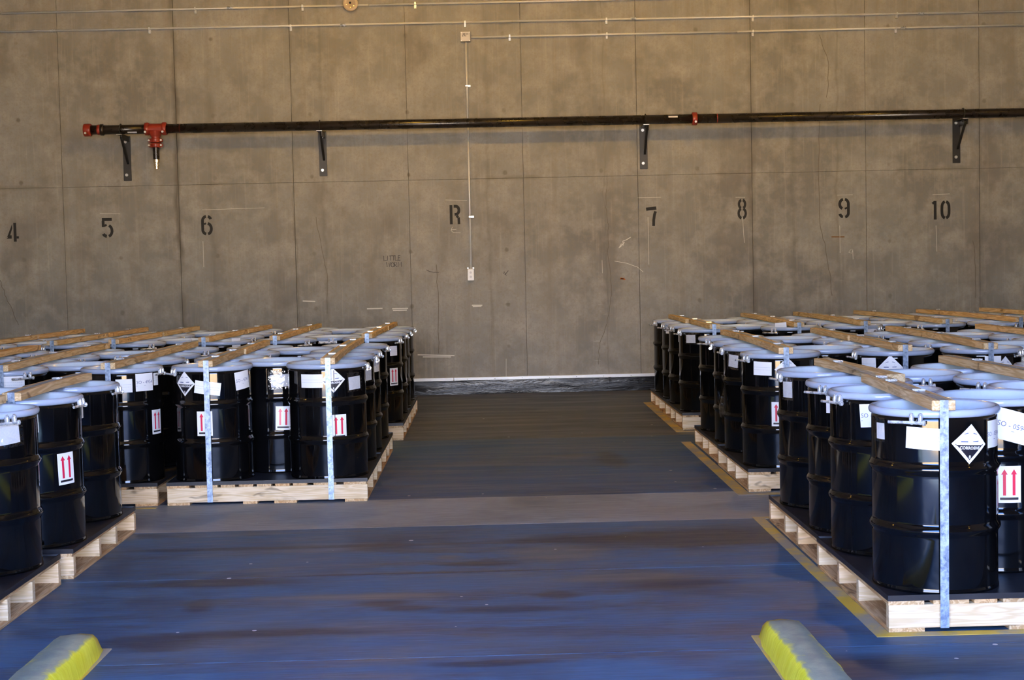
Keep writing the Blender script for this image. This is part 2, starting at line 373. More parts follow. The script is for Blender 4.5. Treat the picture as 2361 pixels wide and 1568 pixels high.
# black sheeting upstand and metal strip at the foot of the back wall
bb = link('baseboard_back', None, **struct)
bm = bmesh.new(); n = 260; prev = None
for i in range(n + 1):
    x = XL + (XR - XL) * i / n
    rowv = []
    for k, z in enumerate((0.0, .03, .06, .09, .12, .15, .165)):
        q = mnoise.noise(Vector((x * 1.6, z * 9, 3.1))) * .0055 + mnoise.noise(Vector((x * 6, z * 25, 7.7))) * .0015
        rowv.append(bm.verts.new((x, WY - .012 - .002 * (1 - z / .165) - q * (1 if 0 < k < 6 else .2), z)))
    if prev:
        for k in range(6): bm.faces.new((prev[k], rowv[k], rowv[k + 1], prev[k + 1]))
    prev = rowv
obj('black_sheeting', bm, 'black_sheeting', bb, smooth=True)
for x in (1.30, -2.9, 5.2):
    obj('sheeting_lap', B(x, x + .03, WY - .034, WY - .016, 0, .155), 'black_sheeting', bb)
for k in range(7):
    x0 = XL + k * 2.4; x1 = min(x0 + 2.396, XR)
    if x1 > x0:
        f = obj('metal_strip', B(x0, x1, WY - .026, WY, .152, .186, bev=.003), 'strip_metal', bb)
        bm = bmesh.new()
        for j in range(int((x1 - x0) / .3)):
            rod(bm, (x0 + .15 + j * .3, WY - .026, .167), (x0 + .15 + j * .3, WY - .030, .167), .004, 6)
        obj('screws', bm, 'socket_black', f, kind='stuff')

# worn yellow bay lines painted on the floor
def bay_line(pts, wd, label):
    bm = bmesh.new()
    for (x0, y0, x1, y1) in pts: box(bm, x0, x1, y0, y1, 0.0, 0.0015)
    o = obj('bay_line', bm, 'worn_yellow_paint', None); o['label'] = label; o['category'] = 'floor marking'; o['group'] = 'yellow bay lines on the floor'
bay_line([(1.43, 5.47, 1.49, 8.11), (1.49, 5.47, 4.0, 5.53), (1.49, 8.05, 1.60, 8.11)], .06, 'worn yellow line framing the near right block of pallets')
bay_line([(1.485, 8.87, 1.56, 11.54), (1.56, 8.87, 4.4, 8.94)], .07, 'worn yellow line framing the middle right block of pallets')
bay_line([(1.535, 12.22, 1.61, 14.85), (1.61, 12.22, 5.6, 12.28)], .07, 'faded brown-yellow line framing the far right block of pallets')
bay_line([(-4.4, 8.90, -2.035, 8.945)], .05, 'short yellow line before the middle left block of pallets')

# ------------------------------------------------------------------ things on the back wall
def wall_mark(name, label, cat, draw, px, py, m='stencil_paint', group=None, part_of_wall=True):
    p = on_y(px, py, WY); bm = bmesh.new(); draw(bm)
    o = obj(name, bm, m, wall_b, loc=(p.x, WY - .0006, p.z))
    o['label'] = label
    return o
def arc(cx, cz, rx, rz, a0, a1, n=10): return [(cx + rx * math.cos(R(a0 + (a1 - a0) * i / n)), cz + rz * math.sin(R(a0 + (a1 - a0) * i / n))) for i in range(n + 1)]
SW = .031
def S(bm, *strokes, w_=SW):
    for s_ in strokes: stroke(bm, s_, w_, rnd.uniform(-.0003, .0))
def d4(bm):
    S(bm, [(.022, -.105), (.022, .10)])
    for a in ([(-.065, -.055), (-.008, .055), (-.008, -.038), (-.065, -.058)],):
        vs = [bm.verts.new((x, -STRIP_T, z)) for x, z in ((-.070, -.072), (-.016, -.072), (-.016, -.035), (-.040, -.035))]; bm.faces.new(vs)
        vs = [bm.verts.new((x, -STRIP_T, z)) for x, z in ((-.066, -.055), (-.036, -.048), (-.006, .04), (-.006, .088))]; bm.faces.new(vs)
    S(bm, [(.038, -.06), (.062, -.06)], w_=.026)
def d5(bm):
    S(bm, [(-.058, .090), (.050, .090)]); S(bm, [(-.046, .076), (-.046, .008)])
    S(bm, [(-.033, .022), (-.008, .030)] , w_=.024)
    S(bm, arc(.002, -.035, .046, .060, 72, -78)); S(bm, arc(-.004, -.052, .046, .042, -98, -160), w_=.034)
def d6(bm):
    S(bm, arc(.0, .045, .046, .050, 98, 180) + [(-.046, -.045)] + arc(.0, -.052, .046, .046, 180, 258)); S(bm, arc(.004, .048, .042, .046, 78, 20))
    S(bm, arc(.004, -.040, .044, .058, 82, -82)); S(bm, [(-.030, .010), (-.008, .020)], w_=.02)
def d7(bm):
    S(bm, [(-.058, .080), (.055, .090)], w_=.036); S(bm, [(.046, .055), (.034, .02), (.024, -.04), (.022, -.105)])
def d8(bm):
    for s in (-1, 1):
        S(bm, arc(s * .002, .053, s * .038, .046, 78, -70), arc(s * .002, -.048, s * .044, .052, 75, -80))
def d9(bm):
    S(bm, arc(-.004, .045, .044, .052, 98, 250)); S(bm, arc(.004, .045, .044, .052, 82, 0) + [(.048, -.03)] + arc(.004, -.05, .044, .048, 0, -80))
    S(bm, arc(-.006, -.05, .042, .046, -100, -165)); S(bm, [(.008, -.006), (.034, .004)], w_=.02)
def d10(bm):
    S(bm, [(-.062, -.105), (-.062, .10)]); S(bm, [(-.092, .070), (-.066, .090)], w_=.026)
    for s in (-1, 1): S(bm, [(.052 + s * .040 * math.cos(a), math.copysign(1, math.sin(a)) * min(.098, abs(.09 + .0)) * abs(math.sin(a)) ** .6) for a in [R(80 - 16 * i) for i in range(11)]])
def dR(bm):
    S(bm, [(-.042, -.105), (-.042, .105)]); S(bm, [(-.012, .092), (.012, .092)] + arc(.012, .048, .032, .044, 88, -88) + [(-.004, .004)])
    S(bm, [(.040, -.03), (.042, -.105)], [(.018, -.012), (.034, -.03)], w_=.028)
for ch, dr, px, py in (('4', d4, 30, 535), ('5', d5, 248, 525), ('6', d6, 477, 519), ('R', dR, 1049, 495), ('7', d7, 1502, 499), ('8', d8, 1711, 482), ('9', d9, 1946, 480), ('10', d10, 2169, 484)):
    o = wall_mark('stencil_mark', 'black stencilled %s painted on the wall' % ch, '', dr, px, py)
    if ch == '8': o.scale = (.85, 1, 1)
# small handwriting and chalk marks
def hand(bm, text, h, wd, sp):
    G_ = {'L': [[(0, 1), (0, 0), (.6, .04)]], 'I': [[(.2, 1), (.15, 0)]], 'T': [[(-.05, .95), (.7, 1)], [(.3, 1), (.28, 0)]], 'E': [[(.05, 1), (0, 0)], [(0, 1), (.5, 1)], [(0, .5), (.4, .52)], [(0, 0), (.5, .03)]],
          'W': [[(0, 1), (.2, 0), (.4, .8), (.6, 0), (.8, 1)]], 'O': [arc(.35, .45, .3, .45, 0, 360, 12)], 'R': [[(0, 0), (.05, 1), (.5, .85), (.45, .55), (.05, .5), (.55, 0)]], 'M': [[(0, 0), (.1, 1), (.4, .3), (.7, 1), (.75, 0)]]}
    x = 0
    for c in text:
        for s_ in G_[c]: stroke(bm, [(x + a * h, b * h) for a, b in s_], wd)
        x += sp * h * (1.25 if c in 'WM' else 1)
def lw1(bm): hand(bm, 'LITTLE', .052, .0062, .60)
def lw2(bm): hand(bm, 'WORM', .054, .0065, .72)
wall_mark('pencil_writing', 'handwritten LITTLE in dark pencil', '', lw1, 885, 601, 'pencil')
wall_mark('pencil_writing', 'handwritten WORM in dark pencil', '', lw2, 891, 616, 'pencil')
def chalks(lst, m, wd, lab):
    bm = bmesh.new()
    for pts in lst:
        P = [on_y(x, y, WY) for x, y in pts]; stroke(bm, [(p.x, p.z) for p in P], wd)
    o = obj('chalk_mark', bm, m, wall_b, loc=(0, WY - .0005, 0)); o['label'] = lab
chalks([[(1427, 572), (1433, 562), (1437, 566), (1436, 556), (1444, 553), (1454, 547)], [(1430, 570), (1440, 558)]], 'chalk', .008, 'white chalk squiggle')
chalks([[(1417, 602), (1445, 607), (1470, 616), (1483, 627)]], 'chalk', .005, 'thin white curved scratch')
chalks([[(1043, 523), (1040, 532), (1045, 536), (1062, 537)], [(1041, 530), (1052, 529)]], 'chalk', .004, 'faint chalk scribble under the R')
chalks([[(1960, 577), (1957, 582), (1964, 584), (1966, 576), (1960, 576)], [(1966, 578), (1967, 598)]], 'chalk', .004, 'small chalk 9')
chalks([[(1917, 546), (1947, 546)]], 'brown_rust', .016, 'short ochre dash under the 9')
chalks([[(1431, 641), (1442, 645)], [(1430, 643), (1440, 642)]], 'orange_crayon', .012, 'small orange crayon smudge')
chalks([[(1088, 704), (1112, 704)], [(1090, 707), (1110, 706)], [(698, 694), (727, 695)], [(846, 712), (882, 711)], [(904, 712), (941, 711)], [(906, 716), (938, 715)], [(963, 818), (1048, 820)], [(975, 823), (1040, 823)]], 'chalk', .012, 'rubbed white chalk dashes low on the wall')
chalks([[(1470, 456), (1524, 455)], [(1930, 450), (1966, 449)], [(2150, 449), (2190, 447)], [(1696, 455), (1718, 455)], [(466, 484), (610, 479)], [(1027, 461), (1077, 462)], [(230, 492), (277, 493)]], 'chalk', .0035, 'thin white setting-out lines above the stencils')
chalks([[(1936, 520), (1937, 583)], [(2158, 520), (2160, 580)], [(1712, 500), (1716, 560)], [(1494, 500), (1496, 610)], [(468, 556), (470, 616)], [(1388, 600), (1389, 630)], [(1167, 827), (1167, 870)]], 'chalk', .004, 'thin white vertical scratches')
chalks([[(1162, 626), (1168, 636), (1160, 629)], [(1164, 634), (1172, 624)], [(983, 622), (990, 626), (1000, 628), (1012, 628)]], 'pencil', .006, 'small dark scribbles')
def crack(pts, wd=.006):
    P = []
    for (x0, y0), (x1, y1) in zip(pts[:-1], pts[1:]):
        for i in range(6):
            t = i / 6; P.append(on_y(x0 + (x1 - x0) * t + rnd.uniform(-1.6, 1.6), y0 + (y1 - y0) * t, WY))
    bm = bmesh.new(); stroke(bm, [(p.x, p.z) for p in P], wd)
    obj('crack', bm, 'crack_brown', wall_b, loc=(0, WY - .0003, 0))
crack([(1399, 400), (1397, 470), (1403, 520), (1402, 590), (1410, 660), (1408, 700), (1400, 745), (1383, 790), (1378, 850)], .005)
crack([(1890, 240), (1888, 400), (1892, 520), (1905, 580), (1914, 640), (1920, 690)], .006)
crack([(0, 645), (12, 680), (30, 720), (45, 755)], .006)
crack([(728, 500), (742, 580), (757, 640), (752, 740)], .005)
crack([(2243, 555), (2250, 620), (2248, 700)], .006)
crack([(1006, 610), (1010, 690), (1012, 840)], .006)
crack([(1888, 80), (1912, 150), (1905, 240)], .006)

# conduits
def conduit(label, pts, r, clips, vertical=False, joints=()):
    P = [on_y(x, y, WY - .03) for x, y in pts]
    t = thing('conduit', label, 'conduit', P[0], group='steel conduits on the back wall')
    bm = bmesh.new(); tube(bm, [p - P[0] for p in P], r, 10); obj('tube', bm, 'conduit_steel', t, smooth=True)
    for x, y in joints:
        q = on_y(x, y, WY - .03) - P[0]; d = (P[-1] - P[0]).normalized()
        bm = bmesh.new(); rod(bm, q - d * .03, q + d * .03, r * 1.35, 10); rod(bm, q + Vector((0, -r * 1.2, 0)), q + Vector((0, -r * 2, 0)), .005, 6); obj('coupling', bm, 'zinc_fitting', t, smooth=False)
    for x, y in clips:
        q = on_y(x, y, WY - .03) - P[0]
        bm = bmesh.new(); s = .020
        if vertical:
            box(bm, q.x - .004, q.x + .042, q.y + .012, q.y + .030, q.z - s * .6, q.z + s * .6, bev=.002); rod(bm, q + Vector((.030, .012, 0)), q + Vector((.030, -.001, 0)), .009, 8)
            box(bm, q.x - .014, q.x + .014, q.y - .015, q.y + .03, q.z - .008, q.z + .008)
        else:
            box(bm, q.x - s * .62, q.x + s * .62, q.y + .012, q.y + .030, q.z - .050, q.z + .004, bev=.002); rod(bm, q + Vector((0, .012, -.034)), q + Vector((0, -.001, -.034)), .009, 8)
            box(bm, q.x - .008, q.x + .008, q.y - .015, q.y + .03, q.z - .014, q.z + .014)
        obj('clip', bm, 'bright_bolt', t)
conduit('thin steel conduit at the very top, running behind the round beige fitting', [(-60, 32), (850, 11.5), (1760, -8)], .0115, [(450, 20), (697, 14), (957, 8)], joints=[(530, 18)])
conduit('long steel conduit crossing the whole wall just above the square junction box', [(-60, 74.5), (1180, 49), (2420, 25)], .0115, [(344, 66), (670, 60), (1072, 51), (1398, 44), (1736, 38), (2068, 31)], joints=[(122, 71), (791, 58), (1460, 43), (2123, 31)])
conduit('steel conduit running right from the square junction box', [(1086, 86), (1700, 73), (2420, 56)], .0115, [(1175, 83), (1399, 78), (1736, 72), (2066, 65)], joints=[(2082, 64)])
conduit('steel conduit dropping from the junction box to the white outlet', [(1074, 96), (1079, 290), (1086, 620)], .010, [(1076, 198), (1084, 500)], True)
p = on_y(1073, 85, WY - .03)
t = thing('junction_box', 'square grey junction box with printed cover where the conduits meet', 'junction box', (p.x, WY, p.z))
obj('box_body', B(-.055, .055, -.055, 0, -.055, .055, bev=.003), 'box_grey', t)
f = obj('cover', B(-.052, .052, -.060, -.055, -.052, .052, bev=.002), 'box_grey', t)
bm = bmesh.new()
for sx in (-1, 1):
    for sz in (-1, 1): rod(bm, (sx * .045, -.060, sz * .045), (sx * .045, -.064, sz * .045), .006, 8)
obj('cover_screws', bm, 'bright_bolt', f)
bm = bmesh.new()
for x0, x1, z in ((-.03, .0, .026), (.006, .016, .026), (.022, .032, .026), (-.034, -.024, .006), (-.016, -.006, .008), (.0, .008, .006)): stroke(bm, [(x0, z), (x1, z)], .010, -.0605)
obj('printed_marks', bm, 'pencil', f)
p = on_y(1085.5, 633, WY - .03)
t = thing('outlet_box', 'small white outlet box at the bottom of the vertical conduit', 'outlet', (p.x, WY, p.z))
obj('box_body', B(-.032, .032, -.05, 0, -.062, .062, bev=.004), 'white_plate', t)
f = obj('cover_plate', B(-.035, .035, -.056, -.050, -.066, .060, bev=.003), 'white_plate', t)
bm = bmesh.new()
for z in (-.025, .022): lathe(bm, [(0, 0), (.013, 0), (.013, .001), (0, .001)], 12, Matrix.Translation((0, -.056, z)) @ Matrix.Rotation(PI / 2, 4, 'X'))
obj('sockets', bm, 'grey_label_paper', f)
bm = bmesh.new()
for sx in (-1, 1): box(bm, sx * .030 - .009, sx * .030 + .009, -.012, 0, .062, .078, bev=.003)
obj('mounting_ears', bm, 'bright_bolt', t)
p = on_y(809, 10, WY - .05)
t = thing('alarm_bell', 'round beige disc fitting with a dark centre hole at the top of the wall', 'fitting', (p.x, WY - .044, p.z))
MX = Matrix.Rotation(PI / 2, 4, 'X')
bm = lathe(bmesh.new(), [(0, .0), (.05, 0), (.05, .045), (.078, .048), (.081, .054), (.078, .060), (.05, .064), (.047, .060), (.022, .062), (.020, .056), (0, .056)], 40, MX)
obj('dish', bm, 'beige_enamel', t, smooth=True)
obj('centre_hole', lathe(bmesh.new(), [(0, .0630), (.012, .0630), (.012, .0560), (0, .056)], 16, Matrix.Translation((-.004, 0, .008)) @ MX), 'socket_black', t)
bm = bmesh.new()
for a in (200, 320, 268): lathe(bm, [(0, .066), (.005, .066), (.006, .060)], 8, Matrix.Translation((.046 * math.cos(R(a)), 0, .046 * math.sin(R(a)) + .004)) @ MX)
obj('screws', bm, 'brass', t)

# fire pipe
PYY = WY - .24; PR = .050
pa, pb = on_y(238, 299.5, PYY), on_y(2420, 258.5, PYY)
zc = lambda x: pa.z + (pb.z - pa.z) * (x - pa.x) / (pb.x - pa.x)
def PX(px, py=290):                 # x of a point of the pipe under a pixel column
    return on_y(px, py, PYY).x
t = thing('fire_main', 'long dark painted fire pipe with red couplings along the wall', 'pipe', (pa.x, PYY, pa.z))
o0 = Vector((pa.x, PYY, pa.z))
def PP(x, dy=0, dz=0): return Vector((x, PYY + dy, zc(x) + dz)) - o0
for x0, x1 in ((PX(210), PX(345)), (PX(372), PX(1600)), (PX(1602), 8.2)):
    obj('pipe_length', rod(bmesh.new(), PP(x0), PP(x1), PR, 32), 'dark_pipe_paint', t, smooth=False)
for o in COL.objects:
    if o.name.startswith('pipe_length'):
        for pl in o.data.polygons: pl.use_smooth = len(pl.vertices) == 4
def ring(x, wd=.045, r=.066, name='coupling', m='red_coupling_paint', ears=True):
    bm = bmesh.new(); L = wd / 2
    lathe(bm, [(PR, -L), (r - .004, -L), (r, -L + .008), (r, L - .008), (r - .004, L), (PR, L)], 28, Matrix.Translation(PP(x)) @ Matrix.Rotation(PI / 2, 4, 'Y'))
    c = obj(name, bm, m, t, smooth=True)
    if ears:
        bm = bmesh.new(); q = PP(x)
        for s in (1, -1): box(bm, q.x - .016, q.x + .016, q.y - .075 * s - .02, q.y - .075 * s + .02, q.z - .055, q.z - .02, bev=.006)
        obj('lug', bm, m, c)
        obj('bolt', rod(bmesh.new(), q + Vector((0, -.088, -.040)), q + Vector((0, -.112, -.040)), .012, 8), 'bright_bolt', c)
ring(PX(202), .075, .068); ring(PX(228), .035, .056, 'collar', ears=False)
obj('end_cap', lathe(bmesh.new(), [(PR, 0), (.062, 0), (.062, .03), (.05, .036), (PR, .036)], 24, Matrix.Translation(PP(PX(232))) @ Matrix.Rotation(PI / 2, 4, 'Y')), 'dark_pipe_paint', t, smooth=True)
ring(PX(1601, 272), .052, .070)
ring(PX(1653, 270), .022, .0506, 'paint_band', ears=False); ring(PX(415, 290), .012, .0505, 'paint_band', ears=False)
xt = PX(358)
ring(PX(339), .045, .070); ring(PX(379), .045, .070)
bm = bmesh.new(); q = PP(xt)
rod(bm, PP(PX(341)), PP(PX(377)), .056, 24); rod(bm, q, q + Vector((0, 0, -.13)), .046, 20)
lathe(bm, [(.056, 0), (.072, -.0), (.052, -.06), (.046, -.06)], 20, Matrix.Translation(q + Vector((0, 0, -.025))))
obj('tee', bm, 'red_coupling_paint', t, smooth=False)
for dz in (-.125, -.178):
    bm = bmesh.new(); lathe(bm, [(.03, -.022), (.056, -.022), (.060, -.014), (.060, .014), (.056, .022), (.03, .022)], 24, Matrix.Translation(q + Vector((0, 0, dz))))
    box(bm, q.x - .078, q.x + .078, q.y - .035, q.y + .01, q.z + dz - .018, q.z + dz + .018, bev=.008)
    c = obj('coupling', bm, 'red_coupling_paint', t, smooth=False)
    bm = bmesh.new()
    for s in (-1, 1): rod(bm, q + Vector((s * .064, -.035, dz)), q + Vector((s * .064, -.052, dz)), .011, 8)
    obj('bolt', bm, 'bright_bolt', c)
obj('drop_nipple', rod(bmesh.new(), q + Vector((0, 0, -.19)), q + Vector((0, 0, -.325)), .034, 20), 'dark_pipe_paint', t, smooth=False)
bm = bmesh.new(); lathe(bm, [(0, 0), (.034, 0), (.036, -.006), (.036, -.036), (.026, -.044), (.026, -.06), (.031, -.064), (.031, -.072), (.022, -.078), (.022, -.108), (0, -.108)], 12, Matrix.Translation(q + Vector((0, 0, -.322))))
obj('brass_plug', bm, 'brass', t)
def pipe_label(px, py, lx):
    c_ = on_y(px, py, PYY - PR)
    bm = bmesh.new(); a0 = math.asin(max(-.95, min(.95, (c_.z - zc(c_.x)) / PR)))
    n = 5; rows = []
    for i in range(n + 1):
        a = a0 + (-.19 + .38 * i / n)
        rows.append([bm.verts.new((sx * lx / 2 + c_.x - o0.x, -math.cos(a) * (PR + .0012), math.sin(a) * (PR + .0012) + zc(c_.x) - o0.z)) for sx in (-1, 1)])
    for i in range(n): bm.faces.new((rows[i][0], rows[i][1], rows[i + 1][1], rows[i + 1][0]))
    o = obj('pipe_label', bm, 'white_label_paper', t, label='small white sticker'); return o
pipe_label(304, 305, .10); pipe_label(1552, 269, .10)

BR = [(291, 314, 417, 'steel pipe bracket left of the red tee, first from the left', -1), (743, 303, 406, 'steel pipe bracket above the gap between stencils 6 and R', -1),
      (1483, 287, 390, 'steel pipe bracket above stencil 7', 1), (2205, 270, 376, 'steel pipe bracket above stencil 10, at the far right', 1)]
for px, py0, py1, lab, sd in BR:
    a, b = on_y(px, py0, WY - .01), on_y(px, py1, WY - .01)
    xp = a.x
    t = thing('pipe_bracket', 'black ' + lab, 'bracket', (a.x, WY, b.z), group='black pipe brackets')
    H = a.z - b.z
    obj('wall_plate', B(-.042, .042, -.010, 0, 0, H, bev=.002), 'black_bracket_paint', t)
    zt = zc(a.x * PYY / WY) - PR - b.z - .006
    ax = a.x * (PYY / WY) - a.x + 0.0
    bm = B(-.030, .030, -.32, -.004, zt - .006, zt, bev=.001); box(bm, .024, .030, -.32, -.004, zt - .06, zt)
    f = obj('support_arm', bm, 'black_bracket_paint', t)
    obj('arm_end', B(-.030, .032, -.323, -.3201, zt - .005, zt + .001), 'bright_bolt', f)
    bm = bmesh.new(); M = Matrix.Translation((.018, -.29, zt - .03)) @ Matrix.Rotation(math.atan2(.28, H * .55), 4, 'X')
    Ld = math.hypot(.28, H * .55); box(bm, -.018, .006, -.006, .006, -Ld, 0, M=Matrix.Translation((.018, -.29, zt - .03)) @ Matrix.Rotation(math.atan2(.28, H * .55), 4, 'X'))
    obj('diagonal_brace', bm, 'black_bracket_paint', t)
    for z in (H * .87, H * .13):
        bm = rod(bmesh.new(), (-.008, -.010, z), (-.008, -.024, z), .016, 10); obj('bolt', bm, 'bright_bolt', t)
    # strap round the pipe
    bm = bmesh.new(); cz = zc(a.x + ax) - b.z
    pts = [( -.0, PYY - WY + (PR + .0085) * math.cos(R(k)), cz + (PR + .0085) * math.sin(R(k))) for k in range(-60, 241, 20)]
    tube(bm, pts, .006, 6); rod(bm, pts[0], (0, pts[0][1], zt - .03), .005, 6); rod(bm, pts[-1], (0, pts[-1][1], zt - .03), .005, 6)
    obj('u_bolt', bm, 'black_bracket_paint', t, smooth=True)

# hanging lamps near the ceiling, above the frame
for lx, ly, nm, f_ in ((-1.2, 12.8, 'left half of the back wall', 1), (2.6, 12.8, 'right half of the back wall', 1), (-6.2, 7.4, 'left blocks', .10), (7.4, 1.4, 'doorway corner', .10), (7.7, 12.3, 'far right corner', .10)):
    t = thing('high_bay_lamp', 'hanging ceiling lamp above the frame, near the ' + nm, 'lamp', (lx, ly, 4.95))
    obj('reflector', lathe(bmesh.new(), [(.22, 0), (.20, .06), (.12, .2), (.06, .24), (0, .24), (0, .232), (.05, .232), (.11, .19), (.19, .055), (.212, 0)], 32, None, close=False), 'bright_bolt', t, smooth=True)
    obj('hanger', rod(bmesh.new(), (0, 0, .24), (0, 0, CH - 4.95), .012, 8), 'black_bracket_paint', t)
    ld = bpy.data.lights.new('bulb', 'POINT'); ld.energy = LAMP_W * f_; ld.color = LAMP_COL; ld.shadow_soft_size = .07
    lo = bpy.data.objects.new('bulb', ld); COL.objects.link(lo); lo.parent = t; lo.location = (0, 0, -.08)

# ------------------------------------------------------------------ yellow curbs
def curb(label, x0, x1, y0, y1, flare):
    t0 = thing('curb', label, 'curb', ((x0 + x1) / 2, y1, 0), group='yellow curbs in the doorway')
    bm = bmesh.new(); n = 26; hw = (x1 - x0) / 2; prev = None
    rr = random.Random(3 + int(x0 * 10))
    prof = [(-1.0, -.02), (-.93, .030), (-.80, .072), (-.60, .092), (0, .097), (.60, .092), (.80, .072), (.93, .030), (1.0, -.02)]
    for i in range(n + 1):
        y = -(y1 - y0) * i / n; q = min(1.0, i / 1.6) ** .5 if i < 2 else 1.0; w_ = hw * (1 + flare * i / n)
        row = [bm.verts.new((u * w_ * (.86 + .14 * q) + rr.uniform(-.003, .003), y, (z * (.78 + .22 * q) + rr.uniform(-.003, .003)) if z > 0 else z)) for u, z in prof]
        if prev:
            for k in range(8): bm.faces.new((prev[k], prev[k + 1], row[k + 1], row[k]))
        else:
            fr = [bm.verts.new((v.co.x * 1.05, .05, -.02)) for v in row]
            for k in range(8): bm.faces.new((fr[k], fr[k + 1], row[k + 1], row[k]))
        prev = row
    bm.faces.new(prev); bmesh.ops.recalc_face_normals(bm, faces=bm.faces)
    obj('curb_block', bm, 'curb_yellow_paint', t0, smooth=True)
    bm = bmesh.new(); sk = [(-1.35, 1), (1.35, 1)]
    box(bm, -hw * 1.10, hw * 1.10, -(y1 - y0), .055, -.002, .004, bev=.003)
    obj('mortar_skirt', bm, 'worn_yellow_paint', t0)
curb('yellow-painted concrete curb at the bottom left, worn grey on top', -1.655, -1.47, 3.4, 5.53, .15)
curb('yellow-painted concrete curb at the bottom right, beside the near right pallets', .975, 1.155, 3.4, 5.48, .15)

# ------------------------------------------------------------------ pallets and spill trays
PW = 1.22
ZP, ZT, ZD = .121, .143, .1355
BLOCK = {'RN': 'near right block', 'RM': 'middle right block', 'RF': 'far right block', 'LN': 'near left block', 'LM': 'middle left block', 'LF': 'far left block'}
ORD = {1: 'aisle column', 2: 'second column', 3: 'third column'}
PAL = {}   # (block, col, row) -> (x0, y0)
for blk, y0, cols in (('RN', 5.531, {1: 1.490, 2: 2.750}), ('RM', 8.987, {1: 1.567, 2: 2.835}), ('RF', 12.378, {1: 1.610, 2: 2.865, 3: 4.110}),
                      ('LM', 8.992, {1: -1.987, 2: -3.262, 3: -4.530}), ('LF', 12.095, {1: -1.943, 2: -3.200, 3: -4.440}), ('LN', 5.560, {1: -3.215})):
    for c, x0 in cols.items():
        for r_ in ('f', 'b'):
            if blk == 'RN' and c == 2 and r_ == 'f': continue
            if blk == 'LM' and c == 3 and r_ == 'f': continue
            yy = y0 + (1.226 if r_ == 'b' else 0)
            xx = x0
            if blk == 'LN' and r_ == 'b': yy = 6.895; xx = -3.190
            if blk == 'RN' and r_ == 'b': xx += .012
            if blk in ('RM',) and r_ == 'b': xx += .012
            PAL[(blk, c, r_)] = (xx, yy)
def jit(a): return rnd.uniform(-a, a)
mesh_cache = {}
def shared(key, fn, m):
    if key not in mesh_cache:
        bm = fn(); me = bpy.data.meshes.new(key); bm.normal_update(); bm.to_mesh(me); bm.free(); me.materials.append(MATS[m]); mesh_cache[key] = me
    return mesh_cache[key]
st_me = shared('stringer', lambda: B(0, PW, 0, .038, 0, .089, bev=.0015), 'pine_along_x')
dk = {w_: shared('deck_board_%d' % int(w_ * 1000), (lambda w_=w_: B(-w_ / 2, w_ / 2, 0, PW, 0, .016, bev=.001)), 'stained_board') for w_ in (.137, .130, .088)}
FRONTY = {'f': 'front', 'b': 'rear'}
for (blk, c, r_), (x0, y0) in PAL.items():
    lab = 'pine pallet, %s of the %s, %s half' % (ORD[c], BLOCK[blk], FRONTY[r_])
    t = thing('wooden_pallet', lab, 'pallet', (x0, y0, 0), group='wooden pallets under the drums')
    for sy in (0, .46, .79, PW - .038):
        link('stringer', st_me, t, (jit(.002), sy, .016))
    x = 0
    for k, w_ in enumerate((.137, .130, .088, .088, .088, .088, .088, .130, .130)):
        xc = (.0685, .240, .372, .482, .592, .703, .812, .962, 1.1455)[k]
        w2 = (.137, .137, .088, .088, .088, .088, .088, .137, .137)[k]
        link('deck_board', dk[w2], t, (xc, 0, .105))
    for xc, w2 in ((.07, .137), (.505, .088), (.72, .137), (1.15, .137)):
        link('bottom_board', dk[w2], t, (xc, 0, 0))
    tr = thing('spill_tray', 'black plastic tray on the %s pallet in the %s, %s' % (FRONTY[r_], ORD[c], BLOCK[blk]), 'tray', (x0 - .002 + jit(.002), y0 - .0035, ZP), group='black spill trays')
    if 'tray' not in mesh_cache:
        bm = bmesh.new(); W_ = PW + .004; D_ = PW + .003; L_ = .0055
        rings = [((0, 0), 0), ((0, 0), ZT - ZP), ((L_, L_), ZT - ZP), ((L_ + .002, L_ + .002), ZD - ZP - .0005)]
        rr = []
        for (ix, iy), z in rings: rr.append([bm.verts.new(v) for v in ((ix, iy, z), (W_ - ix, iy, z), (W_ - ix, D_ - iy, z), (ix, D_ - iy, z))])
        for a, b in zip(rr[:-1], rr[1:]):
            for i in range(4): bm.faces.new((a[i], a[(i + 1) % 4], b[(i + 1) % 4], b[i]))
        bm.faces.new(rr[-1]); bm.faces.new(list(reversed(rr[0])))
        me = bpy.data.meshes.new('tray'); bm.normal_update(); bm.to_mesh(me); bm.free(); me.materials.append(MATS['black_plastic']); mesh_cache['tray'] = me
    link('tray_sheet', mesh_cache['tray'], tr)

# ------------------------------------------------------------------ drums
RB = .2400; HD = .7075
def drum_body():
    p = [(0, .012), (.232, .012), (.236, 0.0), (.2425, .001), (.2430, .010), (RB, .016), (RB, .022)]
    for zc_ in (.240, .476):
        p += [(RB, zc_ - .034), (RB, zc_ - .026), (RB + .0002, zc_ - .0235), (RB + .0035, zc_ - .017), (RB + .0098, zc_ - .006), (RB + .0108, zc_), (RB + .0098, zc_ + .006), (RB + .0035, zc_ + .017), (RB + .0002, zc_ + .0235), (RB, zc_ + .026), (RB, zc_ + .034)]
    p += [(RB, .660), (RB, .668), (.236, .676)]
    return lathe(bmesh.new(), p, 72)
def drum_ring():
    pr = []
    for k in range(14):
        a = 2 * PI * k / 14; pr.append((.2390 + .0120 * math.cos(a), .6915 + .0158 * math.sin(a)))
    return lathe(bmesh.new(), pr, 72, close=True)
def drum_lid():
    return lathe(bmesh.new(), [(.236, .7030), (.2285, .7035), (.2245, .697), (.2190, .684), (.207, .666), (.200, .6615), (.192, .6615), (.187, .6645), (.182, .6620), (.120, .661), (0, .662)], 64)
